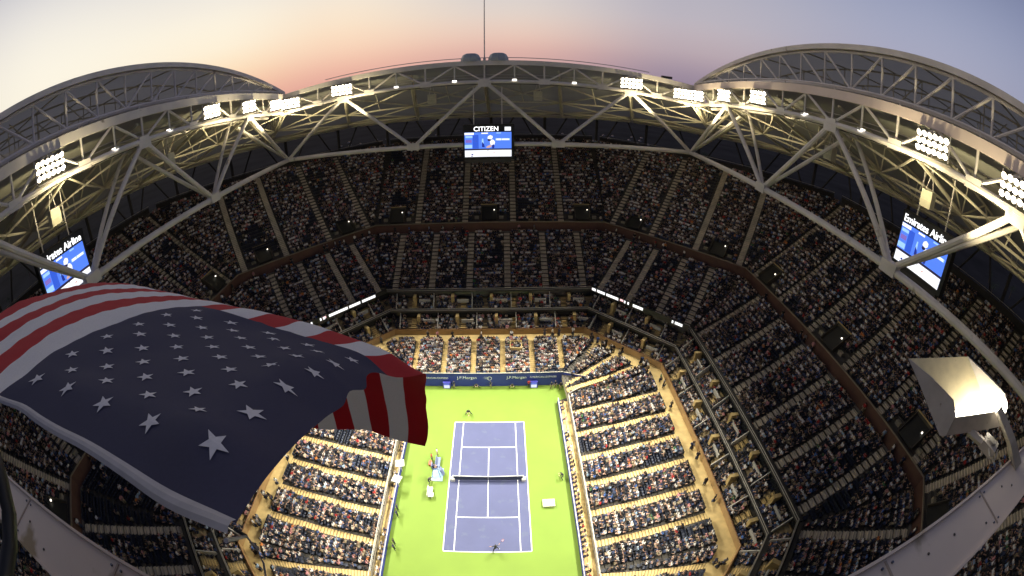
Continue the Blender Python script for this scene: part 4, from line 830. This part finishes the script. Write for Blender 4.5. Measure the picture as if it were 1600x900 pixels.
# umpire's chair
uc = empty('umpire_chair', (-7.35, 1.0, 0)); tag(uc, 'tall blue grey umpire chair with small canopy beside the net', 'chair')
ub = mat('chair_blue', (.12, .15, .28), .5)
for x, y in ((-.5, -.5), (.5, -.5), (-.5, .5), (.5, .5)):
    m = MB(); m.tube([(x*1.2, y*1.3, 0), (x*.7, y*.7, 1.6)], .05, ub, 6); m.build('leg', uc)
m = MB(); m.box(-.45, .45, -.4, .4, 1.6, 1.7, ub); m.build('seat', uc); m = MB(); m.box(-.5, -.4, -.4, .4, 1.7, 2.4, ub); m.build('backrest', uc)
m = MB()
for k in range(6): m.box(.45+.35*(1-k/6), .75+.35*(1-k/6), -.35, .35, .15+k*.24, .19+k*.24, ub)
m.build('steps', uc)
m = MB(); m.box(-.7, .9, -1.3, 1.1, .012, .05, mat('chair_mat', (.28, .45, .62), .8)); m.build('floor_mat', uc)
u_ = person((-7.45, 1.0, 1.25), -math.pi/2, 'seated', 'navy', 0, 0, 0, 'chair umpire in navy sitting in the tall chair')
person((-8.3, 3.6, 0), -math.pi/2, 'stand', 'red', 0, 0, 1, 'person in a red shirt standing behind the umpire chair')
person((-7.6, 4.6, 0), -math.pi/2, 'stand', 'white', 2, 0, 1, 'person in a white shirt near the umpire chair, farthest from the camera')
person((-8.2, -.6, 0), -math.pi/2, 'crouch', 'charcoal', 0, 0, 0, 'ball person in charcoal crouching beside the umpire chair')
def bench(loc, label, col):
    b = empty('player_bench', loc); tag(b, label, 'bench')
    bm_ = mat('bench_'+('a' if col[0] < .3 else 'pale'), col, .6)
    m = MB(); m.box(-.3, .3, -.9, .9, .40, .48, bm_); m.build('seat', b); m = MB(); m.box(-.34, -.28, -.9, .9, .5, .95, bm_); m.build('backrest', b)
    for y in (-.8, .8):
        for x in (-.25, .25):
            m = MB(); m.box(x-.03, x+.03, y-.03, y+.03, 0, .4, steel); m.build('leg', b)
bench((-7.3, -2.2+5.2, 0), 'blue grey bench next to the umpire chair', (.14, .17, .3))
bench((-7.9, -2.6, 0), 'pale bench with white towels below the umpire chair', (.5, .5, .45))
tw = MB(); tw.box(-.28, .3, -.35, .35, .485, .55, whitep); tw.box(-.36, -.27, -.3, .3, .5, .98, whitep); o = tw.build('towel'); o.location = (-7.9, -2.3, 0); tag(o, 'white towel draped over the pale bench, farther one', 'towel', 'towels')
tw = MB(); tw.box(-.2, .5, -.4, .3, .485, .60, whitep); o = tw.build('towel'); o.location = (-7.9, -3.1, 0); tag(o, 'white folded towel on the pale bench, nearer one', 'towel', 'towels')
bg_ = MB(); bg_.obox((0, 0, .2), (.2, 0, 0), (0, .42, 0), (0, 0, .18), MATS['racket_frame']); bg_.tube([(0, -.3, .38), (0, 0, .5), (0, .3, .38)], .02, black, 5); o = bg_.build('racket_bag'); o.location = (-8.5, 2.9, 0); tag(o, 'red racket bag on the court beside the blue grey bench', 'bag')
# flat white box on the right of the court
bx = empty('equipment_box', (8.1, -4.4, 0)); tag(bx, 'low white square box on the green court right of the doubles line', 'box')
m = MB(); m.box(-.75, .75, -.55, .55, .0, .32, mat('box_pale', (.72, .72, .55), .6, .04)); m.build('body', bx); m = MB(); m.box(-.8, .8, -.6, .6, .32, .38, MATS['box_pale']); m.box(-.25, .25, -.08, .08, .38, .43, railw); m.build('lid', bx)
# officials along the far wall
for (x, y, rz, pose, sh, pn, lab) in [(-6.3, 20.2, math.pi, 'behind', 'navy', 2, 'line judge in navy standing by the lit box at the left of the far wall'), (-2.4, 20.25, math.pi, 'crouch', 'charcoal', 0, 'ball person crouching at the far wall left of the emblem'), (.1, 20.2, math.pi, 'behind', 'navy', 2, 'line judge in navy standing below the emblem of the far wall'), (3.8, 20.1, math.pi, 'crouch', 'black', 0, 'ball person in black crouching at the far wall right of the emblem'), (6.7, 20.2, math.pi, 'behind', 'red', 0, 'person in red standing beside the right lit box at the far wall'),
      (10.6, 19.7, math.pi, 'stand', 'navy', 2, 'official in navy and khaki, leftmost of four by the right corner'), (11.3, 20.0, math.pi, 'stand', 'navy', 2, 'official in navy and khaki, second from left by the right corner'), (12.2, 19.5, math.pi, 'stand', 'black', 2, 'official in black and khaki, third from left by the right corner'), (13.0, 19.8, math.pi, 'stand', 'navy', 2, 'official in navy and khaki, rightmost of four by the right corner'),
      (10.3, .1, math.pi/2, 'crouch', 'black', 0, 'ball person in black crouching by the right fence level with the net'),
      (-12.0, -5.9, -math.pi/2, 'behind', 'navy', 0, 'line judge in navy at the left fence, farther of the upper pair'), (-11.9, -6.9, -math.pi/2, 'behind', 'navy', 0, 'line judge in navy at the left fence, nearer of the upper pair'), (-11.7, -11.4, -math.pi/2, 'behind', 'black', 0, 'line judge in black at the left fence, farther of the lower pair'), (-11.6, -12.2, -math.pi/2, 'behind', 'navy', 0, 'line judge in navy at the left fence, nearer of the lower pair')]:
    person((x, y, 0), rz, pose, sh, pn, 0, random.randint(0, 1), lab)
for x, lab in ((-7.6, 'lit blue and white box at the foot of the far wall, left one'), (7.6, 'lit blue and white box at the foot of the far wall, right one')):
    b = empty('lit_box', (x, 20.35, 0)); tag(b, lab, 'display', 'lit boxes at the far wall')
    m = MB(); m.box(-.65, .65, -.2, .2, 0, 1.3, mat('box_indigo', (.06, .06, .4), .5)); m.build('cabinet', b); m = MB(); m.box(-.5, .5, -.22, -.203, .1, .75, emis('box_glow', (.75, .8, 1), 1.1)); m.box(-.5, .5, -.22, -.203, .8, 1.2, emis('box_glow_blue', (.15, .2, .9), .8)); m.build('screen', b)
for y, lab in ((1.2, 'white square canopy at the left fence, farther one'), (-1.7, 'white square canopy at the left fence, nearer one')):
    b = empty('sunshade', (-12.5, y, 0)); b.rotation_euler = (0, 0, .15*y); tag(b, lab, 'canopy', 'white canopies at the left fence')
    m = MB(); m.tube([(0, 0, 0), (0, 0, 2.1)], .04, railw, 6); m.build('pole', b)
    m = MB(); q = .62; m.add([(-q, -q, 1.95), (q, -q, 1.95), (q, q, 1.95), (-q, q, 1.95), (0, 0, 2.3)], [(0, 1, 4), (1, 2, 4), (2, 3, 4), (3, 0, 4), (3, 2, 1, 0)], whitep); m.build('canopy', b)
# photographers seated in the pits along the fences
k = 0
for s in (-1, 1):
    for y in np.arange(-18, 15.5, .75):
        if random.random() < (.75 if s > 0 else .5):
            xx = 12.05+random.uniform(-.1, .1) if s > 0 else -13.15
            i = k; k += 1
            o = bpy.data.objects.new('person', hip_me[k % 4]); C.objects.link(o); o.location = (xx, y, .3); o.rotation_euler = (0, 0, s*math.pi/2+random.uniform(-.2, .2))
            c = int(rng.choice(len(SHN), p=SHW))
            for sl, mm_ in enumerate((SKIN[random.randint(0, 2)], HAIR[random.randint(0, 2)], SHM[c], PT[0], SHOE[0])):
                o.material_slots[sl].link = 'OBJECT'; o.material_slots[sl].material = mm_
            tag(o, '%s shirted person seated beside the %s fence, %s place from its near end' % (SHN[c], 'right' if s > 0 else 'left', ordw(int((y+18)/.75))), 'person', 'people sitting beside the court fences')
            o2 = MB(); 
# television booth in the far lower stand
tb = empty('glass_booth', (XC+5.0, 26.2, 4.1)); tag(tb, 'small framed booth set among the seats of the far lower stand', 'booth')
for x0, x1, y0, y1, z0, z1 in ((-1, 1, -1.0, -.9, 0, 1.0), (-1, 1, 1.1, 1.2, 0, 1.1), (-1.05, -.95, -1, 1.2, 0, 1.05), (.95, 1.05, -1, 1.2, 0, 1.05)):
    m = MB(); m.box(x0, x1, y0, y1, z0, z1, stairc); m.build('frame_wall', tb)

# ------------------------------------------------------------------ the flag
FD = np.array(FLAGDATA, float).reshape(25, 14, 3)/1000.
def cubic(A, n, axis):
    A = np.moveaxis(A, axis, 0); k = A.shape[0]; pad = np.concatenate([2*A[:1]-A[1:2], A, 2*A[-1:]-A[-2:-1]]); out_ = []
    for i in range(k-1):
        p0, p1, p2, p3 = pad[i], pad[i+1], pad[i+2], pad[i+3]
        for j in range(n):
            t = j/n; out_.append(.5*((2*p1)+(-p0+p2)*t+(2*p0-5*p1+4*p2-p3)*t*t+(-p0+3*p1-3*p2+p3)*t**3))
    out_.append(A[-1]); return np.moveaxis(np.array(out_), 0, axis)
Q = cubic(cubic(FD, 5, 0), 4, 1); nu, nv = Q.shape[:2]
nrm = np.cross(np.gradient(Q, axis=0), np.gradient(Q, axis=1)); nrm /= np.linalg.norm(nrm, axis=2)[..., None]
if (nrm[20, 10]@(CAM-Q[20, 10])) < 0: nrm = -nrm
uu, vv = np.meshgrid(np.linspace(0, 1, nu), np.linspace(0, 1, nv), indexing='ij')
wr = .0022*np.sin(38*vv+9*uu+2*np.sin(7*uu))*(.3+uu)+.0014*np.sin(70*uu-30*vv+3*np.sin(6*vv))+.0022*np.sin(170*uu+8*np.sin(9*vv))*np.clip((vv-.45)*6, 0, 1)+.003*np.sin(26*uu+11*vv+2*np.sin(13*vv))+.009*sum(np.exp(-((vv-a_*(uu-b_))/.012)**2)*np.clip(uu*5, 0, 1)*np.clip((.45-uu)*8, 0, 1)*np.clip(vv*30, 0, 1) for a_, b_ in ((.55, .02), (.9, .10), (1.5, .17), (2.2, .24)))
Q = Q+nrm*wr[..., None]
def qat(u, v):
    a, b = u*(nu-1), v*(nv-1); a = min(max(a, 0), nu-1.0001); b = min(max(b, 0), nv-1.0001); i, j = int(a), int(b); f, g_ = a-i, b-j
    return Q[i, j]*(1-f)*(1-g_)+Q[i+1, j]*f*(1-g_)+Q[i, j+1]*(1-f)*g_+Q[i+1, j+1]*f*g_, nrm[i, j]
def cloth(name, col, sheer=.35):
    m_ = mat(name, col, .85, .07, 90, bump=.25); translucent(m_, [min(1, c*1.25) for c in col], .20); return m_
cr_, cw_, cb_ = cloth('flag_red', (.46, .012, .022)), cloth('flag_white', (.80, .78, .80)), cloth('flag_blue', (.034, .035, .088))
base = Q[0, 0]; fl = empty('flag', tuple(base)); inv = -np.array(fl.location); tag(fl, 'large american flag with fifty stars billowing close to the camera', 'flag')
def patch(name, i0, i1, j0, j1, m_, sub=None):
    I, J_ = np.arange(i0, i1+1), np.arange(j0, j1+1); V = Q[np.ix_(I, J_)].reshape(-1, 3); w_ = len(J_)
    me = bpy.data.meshes.new(name); me.from_pydata(V.tolist(), [], [(a*w_+b, (a+1)*w_+b, (a+1)*w_+b+1, a*w_+b+1) for a in range(len(I)-1) for b in range(w_-1)])
    me.materials.append(m_); me.polygons.foreach_set('use_smooth', [True]*len(me.polygons)); me.update()
    o = bpy.data.objects.new(name, me); C.objects.link(o); o.parent = fl; o.location = tuple(inv); return o
iu = int(round(.4*(nu-1)))
patch('canton', 0, iu, 0, 28, cb_)
for k in range(13):
    if k < 7: patch('stripe', iu, nu-1, k*4, k*4+4, cr_ if k % 2 == 0 else cw_)
    else: patch('stripe', 0, nu-1, k*4, k*4+4, cr_ if k % 2 == 0 else cw_)
# stars: raised applique following the cloth
H_ = 1.0; AS_ = 1.6
for r in range(1, 10):
    for c in range(1, 12):
        if (c+r) % 2: continue
        u0_, v0_ = c/12*.4, r/10*7/13; pts = []; cpt, n0 = qat(u0_, v0_)
        for k in range(10):
            a = math.pi*k/5; rad = .0175 if k % 2 == 0 else .0175*.40
            # star points towards the flag's top edge (v decreasing)
            p, n1 = qat(u0_+rad*math.sin(a)/AS_, v0_-rad*math.cos(a)); pts.append(p+n1*.004)
        m = MB(); m.add([cpt+n0*.0045]+pts, [(0, 1+k, 1+(k+1) % 10) for k in range(10)], cw_); o = m.build('star', fl); o.location = tuple(inv)
# heading tape and halyard
e_ = Q[0]-Q[2]; e_ /= np.linalg.norm(e_, axis=1)[:, None]
m = MB(); tapem = mat('heading_tape', (.42, .40, .41), .8, .08, 20); prev = None
for k in (0, 1, 2, 3):
    off_ = [-.004, .012, .026, .038][k]; up_ = [.0, .006, .006, .0][k]; row = Q[0]+e_*off_+nrm[0]*up_+nrm[0]*.004
    if prev is not None:
        n_ = len(row); m.add(list(prev)+list(row), [(i, i+1, n_+i+1, n_+i) for i in range(n_-1)], tapem)
    prev = row
o = m.build('heading', fl, True); o.location = tuple(inv)
rp = np.array([[1.981, -35.837, 48.552], [1.992, -35.831, 48.52], [1.996, -35.835, 48.476], [1.989, -35.847, 48.413], [1.956, -35.898, 48.295]])
st = Q[0, 0]+e_[0]*.05; m = MB(); m.tube([st, rp[1], rp[2], rp[3], rp[4]], [.004, .003, .003, .003, .003], tapem, 6); o = m.build('rope', fl); o.location = tuple(inv)
m = MB(); m.tube([rp[0]+[0, 0, .0], rp[1]], .005, mat('snap_hook', (.12, .13, .16), .3, metal=.8), 6); o = m.build('snap_hook', fl); o.location = tuple(inv)

# ------------------------------------------------------------------ near roof beam, foreground floodlight, cable
nb = empty('roof_beam', (XC, -35.95, 46.8)); tag(nb, 'wide pale steel roof beam crossing close below the camera', 'beam')
bm2 = mat('beam_paint', (.72, .60, .50), .55, .08, .5, stain=((.34, .25, .13), 1.3, .60))
inv = -np.array(nb.location)
fy = lambda x: -35.74-.0055*(x-2.5)**2; ry = lambda x: -36.34-.0030*(x-2.5)**2
def bent(name, ya, yb, z0, z1):
    m = MB(); X = np.linspace(-9, 14, 47); V = []
    for x in X: V += [(x, ya(x), z0), (x, yb(x), z0), (x, yb(x), z1), (x, ya(x), z1)]
    m.add(V, [(i*4+k, i*4+(k+1) % 4, i*4+4+(k+1) % 4, i*4+4+k) for i in range(46) for k in range(4)]+[(0, 1, 2, 3), (184, 185, 186, 187)], bm2); o = m.build(name, nb); o.location = tuple(inv)
bent('box_beam', fy, ry, 46.35, 46.8)
m = MB(); seam = mat('weld_seam', (.42, .33, .26), .6)
for x in np.arange(-8, 13.5, 1.9):
    m.obox((x, (fy(x)+ry(x))/2, 46.803), (.012, 0, 0), (0, (fy(x)-ry(x))/2-.02, 0), (0, 0, .006), seam)
    for yy in (fy(x)-.07, ry(x)+.07):
        for q in (-.07, .07): m.tube([(x+q, yy, 46.80), (x+q, yy, 46.815)], .014, MATS.get('snap_hook', seam), 6)
o = m.build('weld_seams', nb); o.location = tuple(inv)
bent('flange', lambda x: fy(x)+.03, fy, 46.3, 46.83); bent('flange', ry, lambda x: ry(x)-.03, 46.3, 46.83)
m = MB()
for k in range(34):
    x = -8+k*.6+random.uniform(-.25, .25); yb_ = random.uniform(-36.25, -35.95)-.004*(x-2.5)**2; m.tube([(x, yb_, 46.79), (x, yb_, 46.81)], .016, mat('bolt_dark', (.05, .045, .04), .6), 5)
o = m.build('bolts', nb); o.location = tuple(inv); o['kind'] = 'stuff'
cb = MB(); cb.tube([(1.34, -36.099, 48.852), (1.363, -36.14, 48.79), (1.387, -36.192, 48.735), (1.408, -36.267, 48.701), (1.426, -36.364, 48.69), (1.447, -36.472, 48.695)], .028, black, 8); o = cb.build('cable', None, True); tag(o, 'thick black cable looping past the beam at the bottom left', 'cable')
Lp = [np.array(p) for p in [[7.193, -33.9, 47.12], [7.306, -34.53, 46.818], [7.343, -34.871, 46.69], [7.387, -34.943, 46.737], [7.475, -34.885, 46.941], [7.485, -34.72, 47.062], [7.356, -34.295, 47.097]]]
Vx = np.array([1.072, -.478, .196]); ex = Vx/np.linalg.norm(Vx)
ff = empty('floodlight', tuple(Lp[2])); inv = -np.array(ff.location); tag(ff, 'big hooded floodlight glowing close to the camera above the right end of the beam', 'floodlight')
hood = mat('hood_paint', (.42, .38, .34), .5, .10, 6, stain=((.16, .12, .09), 14, .68)); hoodin = mat('hood_inside', (.60, .52, .34), .35, .08, 8, stain=((.3, .24, .14), 18, .70))
def J(m, nm, sm=False):
    o = m.build(nm, ff, smooth=sm); o.location = tuple(inv)
for k, off in enumerate((0, 1)):
    m = MB(); a = [p+Vx*off for p in Lp]; b = [p+ex*(.02 if off == 0 else -.02) for p in a]; n_ = len(a)
    m.add(a+b, [tuple(range(n_)), tuple(range(n_, 2*n_))[::-1]]+[(i, (i+1) % n_, n_+(i+1) % n_, n_+i) for i in range(n_)], hood); J(m, 'side_plate')
m = MB(); m.quad(Lp[0], Lp[0]+Vx, Lp[1]+Vx, Lp[1], hoodin); J(m, 'hood_panel')
m = MB()
for i in (1, 2, 3): m.quad(Lp[i], Lp[i]+Vx, Lp[i+1]+Vx, Lp[i+1], hood)
J(m, 'casing')
m = MB(); inn = (Lp[4]*.75+Lp[1]*.25); m.tube([inn+ex*.06+(0, 0, .02), inn+Vx*.80+(0, 0, .02), inn+Vx*1.0+(0, 0, .02)], [.03, .05, .11], emis('big_lamp', (1, .93, .76), 30), 8); J(m, 'lamp_tube')
m = MB(); m.quad(Lp[4]*.99+Lp[3]*.01, Lp[4]*.99+Lp[3]*.01+Vx, (Lp[1]*.5+Lp[4]*.5)+Vx, (Lp[1]*.5+Lp[4]*.5), emis('reflector_glow', (1, .93, .72), 5)); J(m, 'lens')
arm = [np.array(p) for p in ([8.204, -35.279, 47.161], [8.302, -35.743, 46.999], [8.444, -36.05, 46.80])]
m = MB(); m.tube([arm[0], arm[1], arm[2]], [.07, .08, .10], hood, 4); J(m, 'arm')
m = MB(); m.tube([Lp[2]+Vx*.5, np.array([7.897, -35.526, 46.865])], .06, hood, 6); J(m, 'bracket')
bc = np.array([7.95, -35.50, 46.86]); m = MB(); m.obox(bc, (.13, .03, 0), (-.03, .13, 0), (0, 0, .06), hood); m.tube([bc+[0, 0, .06], bc+[0, 0, .09]], .08, railm, 10); J(m, 'junction_box')
m = MB(); m.tube([bc+[-.1, 0, .05], bc+[-.16, -.12, .0], bc+[-.02, -.22, -.05], bc+[.12, -.15, .02]], .012, railw, 5); J(m, 'wire')
ld = bpy.data.lights.new('hood_lamp', 'POINT'); ld.energy = 10; ld.color = (1, .85, .55); ld.shadow_soft_size = .06
lo = bpy.data.objects.new('hood_lamp_light', ld); C.objects.link(lo); lo.location = tuple(inn+Vx*.6+np.array([-.03, .10, .10]))
seatpost = None

# ------------------------------------------------------------------ beyond the stadium
treem = mat('tree_leaves', (.035, .055, .025), .9, .3, .4); trunk = mat('tree_trunk', (.08, .055, .035), .9)
def leafclump(m, c, r, n):
    for _ in range(n):
        d = rng.normal(size=3); d /= np.linalg.norm(d); p = np.array(c)+d*r*rng.uniform(.5, 1)*[1, 1, .8]; a = rng.normal(size=3); b = rng.normal(size=3); q = .35*r/2
        m.add([p, p+a*q*.5, p+b*q*.5], [(0, 1, 2)], treem)
tr = empty('tree'); m = MB(); m.tube([(0, 0, 0), (.1, 0, 2.5), (0, .1, 5)], [.28, .2, .1], trunk, 6); m.build('trunk', tr)
m = MB()
for k in range(9): leafclump(m, (rng.uniform(-1.6, 1.6), rng.uniform(-1.6, 1.6), rng.uniform(3.8, 7.2)), 1.5, 60)
m.build('crown', tr); first = True
tents = None; nplaced = 0
def copy_tree(o, par=None):
    c = o.copy(); C.objects.link(c); c.parent = par
    for ch in list(o.children): copy_tree(ch, c)
    return c
dirn = lambda a: 'beyond the %s rim' % ('far' if abs(a) < 28 else ('far right' if 0 < a < 60 else 'right' if a > 0 else 'far left' if a > -60 else 'left'))
AN = sorted(rng.uniform(-85, 85, 64)); AN2 = sorted(np.concatenate([rng.uniform(20, 88, 32), rng.uniform(-88, -30, 12)]))
for k in range(64):
    a = AN[k]; R_ = rng.uniform(120, 330); x, y = R_*math.sin(math.radians(a)), R_*math.cos(math.radians(a))
    o = tr if first else copy_tree(tr); first = False; s = rng.uniform(.9, 1.6); o.location = (x, y, -.25); o.scale = (s, s, s); o.rotation_euler = (0, 0, rng.uniform(0, 6))
    tag(o, 'small leafy tree %s, %s from the left' % (dirn(a), ordw(k)), 'tree', 'trees outside the stadium')
# white tents, low pavilions and parked cars outside
tent = empty('tent'); m = MB(); q = 4; m.add([(-q, -q, 3), (q, -q, 3), (q, q, 3), (-q, q, 3), (0, 0, 5.6)], [(0, 1, 4), (1, 2, 4), (2, 3, 4), (3, 0, 4)], mat('tent_canvas', (.62, .62, .68), .8)); m.build('canopy', tent)
for x, y in ((-q, -q), (q, -q), (q, q), (-q, q)):
    m = MB(); m.tube([(x*.97, y*.97, 0), (x*.97, y*.97, 3)], .08, steel, 5); m.build('post', tent)
first = True
for k in range(44):
    a = AN2[k]; R_ = rng.uniform(92, 175); o = tent if first else copy_tree(tent); first = False
    o.location = (R_*math.sin(math.radians(a)), R_*math.cos(math.radians(a)), -.25); o.rotation_euler = (0, 0, math.radians(-a)); tag(o, 'white peaked tent on the plaza %s, %s from the left' % (dirn(a), ordw(k)), 'tent', 'white tents on the plaza')
car = empty('parked_car'); cm = mat('car_body', (.30, .31, .34), .3, .1)
m = MB(); m.box(-.9, .9, -2.2, 2.2, .3, .85, cm); m.add([(-.8, -1.5, .85), (.8, -1.5, .85), (.8, 1.2, .85), (-.8, 1.2, .85), (-.65, -1.0, 1.42), (.65, -1.0, 1.42), (.65, .5, 1.42), (-.65, .5, 1.42)], [(0, 1, 5, 4), (1, 2, 6, 5), (2, 3, 7, 6), (3, 0, 4, 7), (4, 5, 6, 7)], glass); m.build('body', car)
for x in (-.85, .85):
    for y in (-1.4, 1.4):
        m = MB(); m.tube([(x-.1, y, .33), (x+.1, y, .33)], .33, black, 10); m.build('wheel', car)
first = True
for r_ in range(4):
    for c in range(30):
        x = -150+c*10+rng.uniform(-.5, .5); y = 300+r_*24
        if rng.random() < .35: continue
        o = car if first else copy_tree(car); first = False; o.location = (x, y, -.25); tag(o, 'small grey car, %s place in the %s parking row far beyond the rim' % (ordw(c), ordw(r_)), 'car', 'cars in the parking lot')
bw = mat('pavilion_wall', (.25, .24, .25), .8, .15, .2); rw_ = mat('pavilion_roof', (.38, .38, .42), .7, .1, .1); ww = emis('lit_window', (1, .85, .6), 1.2)
for k, (x, y, w_, d_, h_, lab) in enumerate([(-60, 130, 40, 14, 7, 'far left'), (40, 150, 60, 18, 8, 'far'), (130, 90, 22, 50, 8, 'far right'), (135, 10, 24, 60, 7, 'right'), (-135, 60, 22, 60, 8, 'left'), (0, 240, 120, 20, 9, 'distant far')]):
    b = empty('pavilion', (x, y, -.25)); tag(b, 'long low pavilion with lit windows beyond the %s rim of the stadium' % lab, 'building')
    m = MB(); m.box(-w_/2, w_/2, -d_/2, d_/2, 0, h_, bw); m.build('wall', b); m = MB(); m.box(-w_/2-1, w_/2+1, -d_/2-1, d_/2+1, h_, h_+.6, rw_); m.build('roof', b)
    nn_ = int(max(w_, d_)//6)
    for j in range(nn_):
        m = MB(); t = (j+.5)/nn_-.5
        if w_ > d_: m.box(t*w_-1.6, t*w_+1.6, -d_/2-.05, -d_/2-.003, 2, 4.2, ww)
        else:
            sx = -1 if x > 0 else 1; xs = sorted((sx*d_*0+sx*(w_/2+.003), sx*(w_/2+.05))); m.box(xs[0], xs[1], t*d_-1.6, t*d_+1.6, 2, 4.2, ww)
        m.build('window', b)
